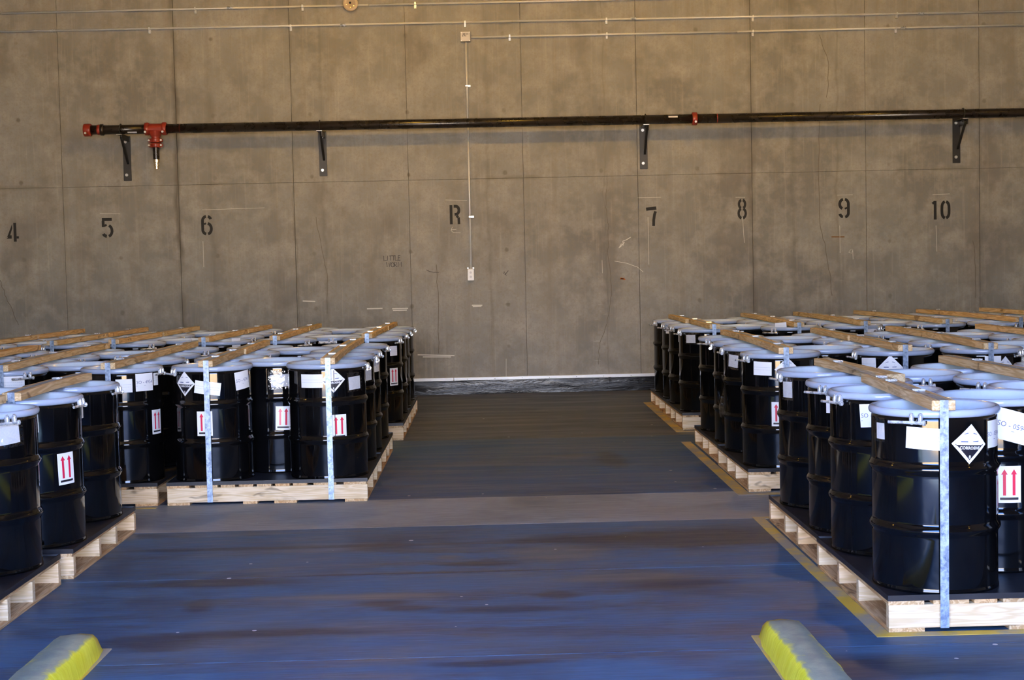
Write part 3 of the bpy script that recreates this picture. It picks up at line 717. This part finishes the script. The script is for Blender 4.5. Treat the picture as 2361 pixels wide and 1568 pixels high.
def bung(): return lathe(bmesh.new(), [(.038, 0), (.036, .006), (.031, .0085), (.029, .0065), (.020, .006), (.012, .009), (0, .009)], 24)
me_body = shared('drum_body', drum_body, 'black_drum_enamel'); me_ring = shared('drum_ring', drum_ring, 'grey_lid_enamel')
me_lid = shared('drum_lid', drum_lid, 'lid_enamel'); me_bung = shared('drum_bung', bung, 'lid_enamel')
for me in (me_body, me_ring, me_lid, me_bung):
    for p in me.polygons: p.use_smooth = True
me_lug = None
def lug():
    bm = bmesh.new(); lathe(bm, [(0, -.0075), (.014, -.0075), (.018, -.003), (.018, .003), (.014, .0075), (0, .0075)], 18, Matrix.Diagonal((.72, 1.28, 1, 1)))
    bmesh.ops.transform(bm, matrix=Matrix.Rotation(PI / 2, 4, 'X'), verts=bm.verts)   # axis along local Y (tangent), thin radially (x)
    return bm
me_lug = shared('ring_lug', lug, 'zinc_fitting')
def bolt():
    bm = bmesh.new(); rod(bm, (0, -.105, 0), (0, .035, 0), .0062, 10); lathe(bm, [(0, 0), (.0115, 0), (.0115, .009), (0, .009)], 6, Matrix.Translation((0, .028, 0)) @ Matrix.Rotation(-PI / 2, 4, 'X'))
    return bm
me_bolt = shared('ring_bolt', bolt, 'zinc_fitting')
for p in me_lug.polygons: p.use_smooth = True
me_seam = shared('body_seam', lambda: box(bmesh.new(), RB - .001, RB + .0014, -.0018, .0018, .016, .668, bev=.0006), 'black_drum_enamel')

DR = {}
POS = {'FL': (.254, .254), 'FR': (.966, .254), 'C': (.610, .610), 'BL': (.254, .966), 'BR': (.966, .966)}
PNAME = {'FL': 'front left', 'FR': 'front right', 'C': 'centre', 'BL': 'rear left', 'BR': 'rear right'}
SPECIAL = {('RN', 1, 'f', 'FL'): 'black drum with CORROSIVE diamond nearest the camera, right foreground',
           ('RN', 1, 'f', 'C'): 'black drum labelled SO - 05943 at the right edge, behind the nearest drum',
           ('LM', 1, 'f', 'FR'): 'black drum with pouch, diamond and red arrows, aisle-side front corner, middle left block',
           ('LM', 1, 'f', 'FL'): 'black drum labelled SO - 4741 at the front of the middle left block',
           ('LM', 1, 'f', 'C'): 'black drum with taped pouch between the two front drums, middle left block',
           ('LM', 2, 'f', 'FR'): 'black drum labelled SO - 4954 in the middle left block',
           ('RM', 1, 'f', 'FL'): 'black drum with plain white label, aisle-side front corner, middle right block',
           ('RM', 1, 'f', 'BL'): 'black drum with a curling clear plastic sleeve, aisle side, middle right block',
           ('LN', 1, 'b', 'FR'): 'black drum with small label above red-arrow sticker, near left block',
           ('LN', 1, 'f', 'BR'): 'black drum with pouch cut by the left edge, near left block'}
def default_az(blk): return -PI / 2 + (rnd.choice((-1, 1)) * rnd.uniform(.7, 1.4))
for (blk, c, r_), (x0, y0) in PAL.items():
    for k, (dx, dy) in POS.items():
        key = (blk, c, r_, k)
        # skip what the photograph cannot show at all
        X_, Y_ = x0 + dx, y0 + dy
        pxl = 1125 + 3412 * (X_ - .26) / Y_; pxr = 1125 + 3412 * (X_ + .26) / Y_
        if pxl > 2480 or pxr < -120: continue
        lab = SPECIAL.get(key) or 'black drum, %s on %s pallet, %s, %s' % (PNAME[k], FRONTY[r_], ORD[c], BLOCK[blk])
        t = thing('steel_drum', lab, 'drum', (X_, Y_, ZD), group='black steel drums with grey lids')
        t['_k'] = 1; del t['_k']
        link('drum_body', me_body, t); rg = link('closure_ring', me_ring, t); ld_ = link('lid', me_lid, t)
        a = rnd.uniform(0, 2 * PI); ld_.rotation_euler = (0, 0, a)
        link('bung', me_bung, ld_, (.135, 0, .6615))
        DR[key] = dict(t=t, ring=rg, lid=ld_, p=Vector((X_, Y_, ZD)), az=None)

def cyl_hit(d, px, py, r=RB):
    """where the sight line through a photograph pixel meets the drum's wall: azimuth and height there"""
    v = ray(px, py); cx, cy = d['p'].x, d['p'].y
    A = v.x ** 2 + v.y ** 2; Bq = -2 * (v.x * cx + v.y * cy); Cq = cx ** 2 + cy ** 2 - r * r
    D = Bq * Bq - 4 * A * Cq
    tt = (-Bq - math.sqrt(D)) / (2 * A) if D > 0 else -Bq / (2 * A)
    q = v * tt
    return math.atan2(q.y - cy, q.x - cx), HC + q.z - ZD
def ring_bolt(key, az, flip=1):
    d = DR[key]; d['az'] = az
    h = bpy.data.objects.new('bolt_clasp', None); h.empty_display_size = .02
    # clasp pieces are parts of the closure ring
    M = Matrix.Rotation(az, 4, 'Z')
    for dy in (-.017, .017):
        o = link('ring_lug', me_lug, d['ring']); o.matrix_local = M @ Matrix.Translation((.2575, dy, .6740))
    o = link('ring_bolt', me_bolt, d['ring']); o.matrix_local = M @ Matrix.Translation((.2650, 0, .6600)) @ Matrix.Diagonal((1, flip, 1, 1))
    bpy.data.objects.remove(h)
def bolt_px(key, px, py, flip=1):
    az, z = cyl_hit(DR[key], px, py, .252); ring_bolt(key, az, flip)

# ---- stickers wrapped on the drum wall
def wrap(bm, az, z0, rot, r):
    c, s = math.cos(rot), math.sin(rot)
    for v in bm.verts:
        u, w_ = v.co.x, v.co.z; rr = r + v.co.y
        u, w_ = c * u - s * w_, s * u + c * w_
        a = az + u / r
        v.co = Vector((rr * math.cos(a), rr * math.sin(a), z0 + w_))
    return bm
def sheet(w_, h, n=10, m=4, lift=0.0, crump=0.0, seed=0):
    bm = bmesh.new(); g = []
    for j in range(m + 1):
        row = []
        for i in range(n + 1):
            u, v = -w_ / 2 + w_ * i / n, -h / 2 + h * j / m
            y = lift + (abs(mnoise.noise(Vector((u * 40, v * 40, seed)))) * crump if crump else 0)
            row.append(bm.verts.new((u, y, v)))
        g.append(row)
    for j in range(m):
        for i in range(n): bm.faces.new((g[j][i], g[j][i + 1], g[j + 1][i + 1], g[j + 1][i]))
    return bm
def poly_on(bm, pts, lift=0.0):
    """filled polygon cut into narrow strips along u so that it follows the curve"""
    vs = [bm.verts.new((x, lift, z)) for x, z in pts]; f = bm.faces.new(vs)
    bmesh.ops.triangulate(bm, faces=[f])
def text_bm(txt, size, lift=0.0, bold=False):
    cu = bpy.data.curves.new('t', 'FONT'); cu.body = txt; cu.size = size; cu.align_x = 'CENTER'; cu.align_y = 'CENTER'; cu.resolution_u = 2
    if bold: cu.offset = size * .03
    o = bpy.data.objects.new('t', cu); COL.objects.link(o); dg = bpy.context.evaluated_depsgraph_get()
    me = bpy.data.meshes.new_from_object(o.evaluated_get(dg)); bm = bmesh.new(); bm.from_mesh(me)
    bpy.data.objects.remove(o); bpy.data.curves.remove(cu); bpy.data.meshes.remove(me)
    for v in bm.verts: v.co = Vector((v.co.x, lift, v.co.y))
    return bm
def merge(dst, src, du=0, dv=0, rot=0):
    c, s = math.cos(rot), math.sin(rot); mp = {}
    for v in src.verts: mp[v] = dst.verts.new((c * v.co.x - s * v.co.z + du, v.co.y, s * v.co.x + c * v.co.z + dv))
    for f in src.faces: dst.faces.new([mp[v] for v in f.verts])
    src.free()
def sticker(key, kind, px, py, w_=None, h=None, rot=0.0, text=None, az=None, z=None):
    if key not in DR: return
    d = DR[key]
    if az is None: az, z = cyl_hit(d, px, py)
    t = d['t']; rot = R(rot)
    if kind == 'arrows':
        w_ = w_ or .095; h = h or .150
        s = obj('arrow_label', wrap(sheet(w_, h), az, z, rot, RB + .0008), 'white_label_paper', t, label='white sticker with two red up arrows')
        for j, du in enumerate((-.019, .019)):
            bm = bmesh.new()
            for i in range(4):
                z0, z1 = -.045 + i * .023, -.045 + (i + 1) * .023; poly_on(bm, [(du - .006, z0), (du + .006, z0), (du + .006, z1), (du - .006, z1)])
            poly_on(bm, [(du - .013, .040), (du, .040), (du, .062)]); poly_on(bm, [(du, .040), (du + .013, .040), (du, .062)])
            obj('red_arrow', wrap(bm, az, z, rot, RB + .0014), 'pink_print' if (text == 'faded' and j == 0) else 'red_print', s)
        obj('black_bar', wrap(sheet(.072, .010, 8, 1), az, z, rot, RB + .0014), 'black_print', s) if False else None
        bm = sheet(.074, .010, 8, 1)
        for v in bm.verts: v.co.z -= .058
        obj('black_bar', wrap(bm, az, z, rot, RB + .0014), 'black_print', s)
    elif kind == 'diamond':
        a = (w_ or .108) / 2
        bm = sheet(2 * a, 2 * a, 10, 10); merge_r = R(45)
        for v in bm.verts:
            x, zz = v.co.x, v.co.z; v.co.x = x * math.cos(merge_r) - zz * math.sin(merge_r); v.co.z = x * math.sin(merge_r) + zz * math.cos(merge_r)
        s = obj('corrosive_diamond', wrap(bm, az, z, rot, RB + .0008), 'white_label_paper', t, label='white and black corrosive diamond placard')
        D_ = a * 1.414 * .80
        bm = bmesh.new(); n = 12
        for i in range(n):
            x0, x1 = -D_ + 2 * D_ * i / n, -D_ + 2 * D_ * (i + 1) / n
            pts = [(x0, -.004), (x0, -.004 - (D_ - abs(x0)) * 1.0 + .004), (x1, -.004 - (D_ - abs(x1)) + .004), (x1, -.004)]
            pts = [p for q, p in enumerate(pts) if q in (0, 3) or abs(p[1] + .004) > 1e-4] if i in (0, n - 1) else pts
            poly_on(bm, pts)
        obj('black_half', wrap(bm, az, z, rot, RB + .0014), 'black_print', s)
        bm = bmesh.new(); merge(bm, text_bm('CORROSIVE', .0165, bold=True), 0, -.0155); merge(bm, text_bm('8', .017, bold=True), 0, -.050)
        obj('white_lettering', wrap(bm, az, z, rot, RB + .0020), 'white_label_paper', s)
        bm = bmesh.new()   # the pictogram: two tilted tubes pouring on a plate and on a hand-like lump
        poly_on(bm, [(-.040, .006), (-.010, .006), (-.010, .011), (-.040, .011)])
        poly_on(bm, [(.010, .008), (.036, .008), (.038, .013), (.012, .011)])
        for sx in (-1, 1):
            poly_on(bm, [(sx * .010, .040), (sx * .028, .036), (sx * .028, .039), (sx * .012, .043)][::sx])
        obj('pictogram', wrap(bm, az, z, rot, RB + .0014), 'blue_print', s)
        bm = bmesh.new()
        for sx in (-1, 1):
            for q in range(4): poly_on(bm, [(sx * (.020 + .002 * q), .016 + .005 * q), (sx * (.024 + .002 * q), .016 + .005 * q), (sx * (.024 + .002 * q), .018 + .005 * q)][::sx])
        obj('drips', wrap(bm, az, z, rot, RB + .0014), 'grey_print', s)
    elif kind in ('label', 'barcode'):
        w_ = w_ or .12; h = h or .085
        s = obj('paper_label', wrap(sheet(w_, h), az, z, rot, RB + .0008), 'white_label_paper', t, label='plain white paper label')
        bm = bmesh.new(); rr = random.Random(px)
        if kind == 'barcode':
            for j in range(3):
                for i in range(9):
                    if rr.random() < .85: poly_on(bm, [(-w_ * .42 + i * w_ * .092, h * (.34 - .2 * j)), (-w_ * .42 + i * w_ * .092 + w_ * .07, h * (.34 - .2 * j)), (-w_ * .42 + i * w_ * .092 + w_ * .07, h * (.22 - .2 * j)), (-w_ * .42 + i * w_ * .092, h * (.22 - .2 * j))][::-1])
            obj('print', wrap(bm, az, z, rot, RB + .0014), 'black_print', s)
        elif text:
            s['label'] = 'white paper label printed ' + text
            merge(bm, text_bm(text, min(.030, w_ * .22), bold=False), 0, 0)
            poly_on(bm, [(-w_ * .46, -.020), (-w_ * .46, -.0215), (0, -.0215), (0, -.020)][::-1]); poly_on(bm, [(0, -.020), (0, -.0215), (w_ * .46, -.0215), (w_ * .46, -.020)][::-1])
            obj('print', wrap(bm, az, z, rot, RB + .0014), 'blue_print', s)
        else:
            for v_ in (.08, -.10):
                u = -w_ * .46
                while u < w_ * .42:
                    L = rr.uniform(.004, .010); poly_on(bm, [(u, h * v_), (u + L, h * v_), (u + L, h * v_ + .0014), (u, h * v_ + .0014)]); u += L + .003
            obj('print', wrap(bm, az, z, rot, RB + .0014), 'grey_print', s)
    elif kind == 'pouch':
        w_ = w_ or .13; h = h or .12
        s = obj('clear_pouch', wrap(sheet(w_, h, 14, 12, .002, .006, px), az, z, rot, RB + .0020), 'clear_film', t, smooth=True, label='clear plastic document pouch')
        bm = sheet(w_ * .80, h * .66, 10, 4)
        for v in bm.verts: v.co.z -= h * .06
        pp = obj('paper_sheet', wrap(bm, az, z, rot + R(1), RB + .0010), 'white_label_paper', s)
    elif kind == 'tag':
        w_ = w_ or .022; h = h or .085
        obj('hanging_tag', wrap(sheet(w_, h, 3, 3, .006), az, z, rot, RB + .004), 'white_label_paper', t, label='narrow white tag hanging from the ring')
def seam_px(key, px, py):
    az, z = cyl_hit(DR[key], px, py); o = link('body_seam', me_seam, DR[key]['t']); o.rotation_euler = (0, 0, az)
def bung_px(key, px, py):
    """turn the lid so its bung sits where the photograph shows it"""
    q = on_z(px, py, ZD + .668); d = DR[key]; d['lid'].rotation_euler = (0, 0, math.atan2(q.y - d['p'].y, q.x - d['p'].x))

K = lambda s: (s[:2], int(s[2]), s[3], s[4:])
# right, near block
bolt_px(K('RN1fFL'), 2113, 962); bung_px(K('RN1fFL'), 2250, 935)
sticker(K('RN1fFL'), 'label', 2134, 1012, .150, .083, -3)
sticker(K('RN1fFL'), 'diamond', 2237, 1024, .108, rot=-4)
sticker(K('RN1fFL'), 'label', 2292, 999, .11, .105, 0, 'SO - 05944')
sticker(K('RN1fFL'), 'pouch', 2030, 990, .07, .095, 0)
sticker(K('RN1fC'), 'label', 2338, 984, .165, .125, -16, 'SO - 05943')
sticker(K('RN1fC'), 'arrows', 2327, 1117); sticker(K('RN1fFL'), 'arrows', 2301, 1138)
sticker(K('RN1fBL'), 'label', 2014, 958, .12, .10, 4, 'SO - 4955'); bolt_px(K('RN1fBL'), 1934, 914); seam_px(K('RN1fBL'), 1962, 1060)
sticker(K('RN1fBL'), 'tag', 1912, 935, .020, .05, 4)
bolt_px(K('RN1bFL'), 1899, 890)
sticker(K('RN1bBL'), 'pouch', 1815, 895, .10, .125, 0); bolt_px(K('RN1bBL'), 1799, 862); sticker(K('RN1bFL'), 'tag', 1912, 932, .02, .08, 0)
# right, middle block
bolt_px(K('RM1fFL'), 1722, 816); sticker(K('RM1fFL'), 'label', 1757, 850, .125, .083, -1); sticker(K('RM1fFL'), 'diamond', 1815, 852, .108)
sticker(K('RM1fFL'), 'arrows', 1797, 955)
bolt_px(K('RM1fBL'), 1666, 795); sticker(K('RM1fBL'), 'pouch', 1690, 830, .115, .125, -6); sticker(K('RM1fBL'), 'barcode', 1669, 822, .03, .045)
ring_bolt(K('RM1fC'), PI)
sticker(K('RM1bFL'), 'label', 1641, 803, .075, .055, -3); bolt_px(K('RM1bFL'), 1636, 776); bolt_px(K('RM1bBL'), 1634, 770)
bolt_px(K('RM1fFR'), 1972, 811); sticker(K('RM1fFR'), 'diamond', 2053, 850, .118); sticker(K('RM1fFR'), 'label', 2002, 842, .11, .09, 2)
sticker(K('RM2fFL'), 'label', 2290, 836, .10, .08, 0); sticker(K('RM2fFL'), 'diamond', 2318, 850, .108)
sticker(K('RM2fC'), 'pouch', 2350, 820, .13, .10, 0)
# right, far block
sticker(K('RF1fFL'), 'pouch', 1592, 780, .12, .10, 0); bolt_px(K('RF1fFL'), 1568, 758)
sticker(K('RF1fBL'), 'label', 1570, 779, .05, .075, 0); bolt_px(K('RF1fBL'), 1551, 746)
sticker(K('RF1bFL'), 'barcode', 1541, 761, .08, .065, 0); bolt_px(K('RF1bFL'), 1530, 745)
bolt_px(K('RF1bBL'), 1512, 740)
sticker(K('RF1fFR'), 'label', 1800, 752, .10, .06, 4); sticker(K('RF2fFL'), 'label', 2010, 757, .12, .06, 6)
bolt_px(K('RF3fFL'), 2345, 741)
# left, middle block
bolt_px(K('LM1fFR'), 846, 838); sticker(K('LM1fFR'), 'label', 718, 879, .145, .082, 0); sticker(K('LM1fFR'), 'diamond', 768, 877, .108, rot=2)
sticker(K('LM1fFR'), 'arrows', 782, 984); sticker(K('LM1fFR'), 'pouch', 818, 880, .125, .120, 2); seam_px(K('LM1fFR'), 775, 1060)
bolt_px(K('LM1fFL'), 402, 852); sticker(K('LM1fFL'), 'diamond', 426, 885, .108); sticker(K('LM1fFL'), 'label', 478, 895, .160, .078, -8)
sticker(K('LM1fFL'), 'label', 560, 876, .130, .110, 6, 'SO - 4741'); sticker(K('LM1fFL'), 'arrows', 472, 977)
sticker(K('LM1fC'), 'pouch', 646, 875, .150, .120, 2); sticker(K('LM1fC'), 'arrows', 653, 964, rot=-2, text='faded')
bung_px(K('LM1fFL'), 545, 834)
sticker(K('LM1fBR'), 'pouch', 850, 862, .09, .11, 0); bolt_px(K('LM1fBR'), 866, 816)
sticker(K('LM1bFR'), 'label', 868, 840, .10, .105, 2, 'SO - 494'); bolt_px(K('LM1bFR'), 874, 806)
bolt_px(K('LM1bBR'), 892, 792)
bolt_px(K('LM2fFR'), 369, 846); bung_px(K('LM2fFR'), 322, 838)
sticker(K('LM2fFR'), 'label', 286, 890, .10, .082, 0); sticker(K('LM2fFR'), 'label', 334, 881, .125, .108, 0, 'SO - 4954'); sticker(K('LM2fFR'), 'label', 359, 874, .05, .075, 0)
sticker(K('LM2fFR'), 'arrows', 362, 972)
sticker(K('LM2fC'), 'label', 85, 876, .13, .08, 0); sticker(K('LM2fFL'), 'label', 30, 885, .14, .09, -1)
bolt_px(K('LM2fBR'), 432, 825)
# left, far block
sticker(K('LF1fFR'), 'label', 908, 809, .085, .080, 0); sticker(K('LF1fFR'), 'arrows', 909, 868); sticker(K('LF1fFR'), 'diamond', 927, 785, .108)
bolt_px(K('LF1fFR'), 921, 774); bolt_px(K('LF1bFR'), 949, 757); bolt_px(K('LF1bBR'), 963, 750); bolt_px(K('LF1bC'), 735, 775)
sticker(K('LF1fC'), 'label', 755, 785, .16, .05, 0); sticker(K('LF2fFR'), 'label', 545, 790, .08, .07, 0)
sticker(K('LF2fFR'), 'diamond', 310, 800, .108); bolt_px(K('LF1fBR'), 936, 767)
# left, near block
bolt_px(K('LN1bFR'), 184, 920); sticker(K('LN1bFR'), 'label', 69, 978, .075, .085, 1); sticker(K('LN1bFR'), 'arrows', 153, 1080, .095, .150, 2)
sticker(K('LN1bFR'), 'tag', 185, 945, .03, .08, 0)
bolt_px(K('LN1bBR'), 270, 884)
sticker(K('LN1fBR'), 'pouch', 12, 998, .17, .135, 4)
# clasps of the others
for key, d in DR.items():
    if d['az'] is None:
        if key[3] == 'C': ring_bolt(key, rnd.choice((-PI / 2, 0, PI)))
        elif key[3] in ('FL', 'BR'): ring_bolt(key, -PI / 4 + rnd.uniform(-.05, .05))
        else: ring_bolt(key, -PI * .75 + rnd.uniform(-.05, .05))
# plastic sleeve curling off the aisle-side drum of the middle right block
d = DR[K('RM1fBL')]
az, z = cyl_hit(d, 1668, 915)
bm = bmesh.new(); g = []
for j in range(13):
    row = []
    for i in range(9):
        u = (i / 8 - .5) * .115; v = (j / 12 - .5) * .285
        cur = .008 + .030 * (abs(i / 8 - .5) * 2) ** 2 + .012 * math.sin(j * .6 + i * .5)
        row.append(bm.verts.new((u - v * .18, cur, v)))
    g.append(row)
for j in range(12):
    for i in range(8): bm.faces.new((g[j][i], g[j][i + 1], g[j + 1][i + 1], g[j + 1][i]))
obj('plastic_sleeve', wrap(bm, az - .12, z, 0, RB + .001), 'milky_film', d['t'], smooth=True, label='long clear plastic sleeve curling outward')

# ------------------------------------------------------------------ timber beams and steel straps over the drums
ZB = ZD + HD + .0005
def timber(x0, y0, x1, y1, label, bow=.006, z_add=0.0, m='pine_along_y', w_=.089):
    t = thing('timber_beam', label, 'timber', (x0, y0, ZB + z_add), math.atan2(-(x1 - x0), y1 - y0), group='pine battens across the drum lids')
    L = math.hypot(x1 - x0, y1 - y0); bm = bmesh.new(); n = 10; prev = None
    for i in range(n + 1):
        y = L * i / n; b_ = bow * math.sin(PI * i / n)
        row = [bm.verts.new((sx * w_ / 2, y, zz + b_)) for sx, zz in ((-1, 0), (1, 0), (1, .038), (-1, .038))]
        if prev:
            for k in range(4): bm.faces.new((prev[k], prev[(k + 1) % 4], row[(k + 1) % 4], row[k]))
        else: first = row
        prev = row
    bm.faces.new(list(reversed(first))); bm.faces.new(prev); bmesh.ops.recalc_face_normals(bm, faces=bm.faces)
    es = [e for e in bm.edges if len(e.link_faces) == 2 and e.calc_face_angle(0) > 1.0]
    bmesh.ops.bevel(bm, geom=es, offset=.002, segments=1, affect='EDGES')
    obj('batten', bm, m, t)
    return t
def strap(x0, y0, x1, y1, label, xb=None, back=True, zfoot=.017, seals=(.12, .45, .8), bow=.006, bows=1, zmax=0.0):
    """flat galvanised strap: up the front of the pallet, over the batten, down the back"""
    xb = x0 if xb is None else xb
    W_ = .0165; T_ = .0012; zt = ZB + .038 + .0008
    t = thing('steel_strap', label, 'strap', (xb, y0 - .006, 0), group='galvanised straps holding the battens down')
    pts = [(0, 0, zfoot), (0, 0, ZT), (x0 - xb, 0, zt + .001), (x0 - xb, .004, zt + .0015)]
    n = 10; L = y1 - y0
    for i in range(1, n):
        b_ = bow * abs(math.sin(PI * bows * i / n)); pts.append((x0 + (x1 - x0) * i / n - xb, .006 + L * i / n, zt + b_ + .001))
    if back: pts += [(x1 - xb, L + .008, zt + .0015), (x1 - xb, L + .012, zt), (x1 - xb, L + .012, zfoot)]
    else: pts += [(x1 - xb, L, zt)]
    bm = bmesh.new(); prev = None
    for i, p in enumerate(pts):
        a = Vector(pts[max(i - 1, 0)]); b = Vector(pts[min(i + 1, len(pts) - 1)]); d_ = (b - a); nrm = Vector((0, -d_.z, d_.y)).normalized() * T_ / 2
        p = Vector(p); row = [bm.verts.new(p + Vector((sx * W_, 0, 0)) + nrm * sn) for sx, sn in ((-1, 1), (1, 1), (1, -1), (-1, -1))]
        if prev:
            for k in range(4): bm.faces.new((prev[k], prev[(k + 1) % 4], row[(k + 1) % 4], row[k]))
        prev = row
    bmesh.ops.recalc_face_normals(bm, faces=bm.faces)
    obj('strap_band', bm, 'galvanized_steel', t)
    for f in seals:
        xx, yy = x0 + (x1 - x0) * f - xb, L * f; b_ = bow * abs(math.sin(PI * bows * f))
        bm = B(xx - .021, xx + .021, yy - .020, yy + .020, zt + b_ + .001, zt + b_ + .006, bev=.002)
        for q in (-.014, .014): box(bm, xx - .023, xx + .023, yy + q - .003, yy + q + .003, zt + b_ + .004, zt + b_ + .010, bev=.001)
        obj('strap_seal', bm, 'zinc_fitting', t)
def xcorr(v): return v
def lane(blk, nm, xf, xb_, y0, y1, pieces=((0, 1),), offs=(0, 0), xfoot=None, bow=.006, seals=(.12, .45, .8), m='pine_along_y'):
    for i, (a, b) in enumerate(pieces):
        part = '' if len(pieces) == 1 else (', front piece' if i == 0 else ', rear piece')
        o_ = offs[i] if len(pieces) > 1 else 0
        timber(xf + (xb_ - xf) * a + o_, y0 + (y1 - y0) * a, xf + (xb_ - xf) * b + o_, y0 + (y1 - y0) * b, 'pine batten %s, %s%s' % (nm, BLOCK[blk], part), bow if len(pieces) == 1 else 0.0, m=m)
    strap(xf, y0, xb_, y1, 'galvanised strap over the batten %s, %s' % (nm, BLOCK[blk]), xfoot, bow=(bow if len(pieces) == 1 else 0.0), seals=seals)
EX = .010
N1, N2, N3, N4, N5, N6 = 'nearest the aisle', 'second from the aisle', 'third from the aisle', 'fourth from the aisle', 'fifth from the aisle', 'sixth from the aisle'
def span(blk): 
    y0 = PAL[(blk, 1, 'f')][1]; return y0 - EX, y0 + 1.226 + 1.22 + .006
y0, y1 = span('RN')
timber(1.703, y0, 1.772, y0 + 1.33, 'pine batten nearest the camera on the near right block, over the CORROSIVE drum', 0.0)
timber(1.874, y0 + 1.27, 1.80, y1, 'pine batten end to end behind the nearest one, near right block', 0.0)
strap(1.703, y0, 1.822, y1, 'galvanised strap down the front of the nearest right pallet', 1.700, bow=0.0, seals=(.16, .36, .44, .86))
lane('RN', N2, 2.49, 2.478, y0, y1)
y0, y1 = span('RM')
lane('RM', N1, 1.805, 1.835, y0, y1, bow=.010); lane('RM', N2, 2.535, 2.545, y0, y1, ((0, .497), (.503, 1)), (0, -.012)); lane('RM', N3, 3.06, 3.12, y0, y1); lane('RM', N4, 3.80, 3.82, y0, y1)
y0, y1 = span('RF')
lane('RF', N1, 1.885, 1.865, y0, y1, ((0, .492), (.51, 1)), (.006, -.02)); lane('RF', N2, 2.60, 2.57, y0, y1); lane('RF', N3, 3.16, 3.10, y0, y1)
lane('RF', N4, 3.85, 3.71, y0, y1); lane('RF', N5, 4.47, 4.34, y0, y1); lane('RF', N6, 5.05, 4.98, y0, y1)
y0, y1 = span('LM')
lane('LM', N1, -.985, -1.015, y0, y1, bow=.010); lane('LM', N2, -1.722, -1.750, y0, y1, ((0, .50), (.507, 1)), (-.004, .012), seals=(.14, .42, .75)); lane('LM', N3, -2.315, -2.285, y0, y1, ((0, .46), (.466, 1)), (0, -.006))
lane('LM', N4, -2.96, -2.97, y0, y1)
timber(-3.50, y0 + 1.25, -3.50, y1, 'pine batten at the left edge, rear half, middle left block', .004)
y0, y1 = span('LF')
lane('LF', N1, -1.0, -.955, y0, y1, ((0, .585), (.60, 1)), (0, .01)); lane('LF', N2, -1.750, -1.690, y0, y1, ((0, .66), (.665, 1)), (0, .004)); lane('LF', N3, -2.33, -2.17, y0, y1, ((0, .57), (.58, 1)), (0, .0))
lane('LF', N4, -3.06, -2.88, y0, y1, ((0, .49), (.51, 1)), (0, .0)); lane('LF', N5, -3.56, -3.38, y0, y1, ((0, .49), (.51, 1)), (0, .0)); lane('LF', N6, -4.17, -4.0, y0, y1, ((0, .49), (.51, 1)), (0, .0))
ya, yb = PAL[('LN', 1, 'b')][1] - EX, PAL[('LN', 1, 'b')][1] + 1.226
timber(-2.225, ya, -2.225, yb, 'pine batten over the two aisle-side drums of the near left block, rear half', .006)
strap(-2.225, ya, -2.225, yb, 'galvanised strap over the batten at the far left foreground, rear half', None, seals=(.6,))
yc = PAL[('LN', 1, 'f')][1]
timber(-2.262, yc - EX, -2.262, yc + 1.225, 'pine batten cut off by the left edge, near left block, front half', .004)
strap(-2.262, yc - EX, -2.262, yc + 1.225, 'galvanised strap over the batten cut off by the left edge', None)
for o in list(COL.objects):
    if o.type == 'MESH' and o.data and len(o.data.materials) == 0: pass
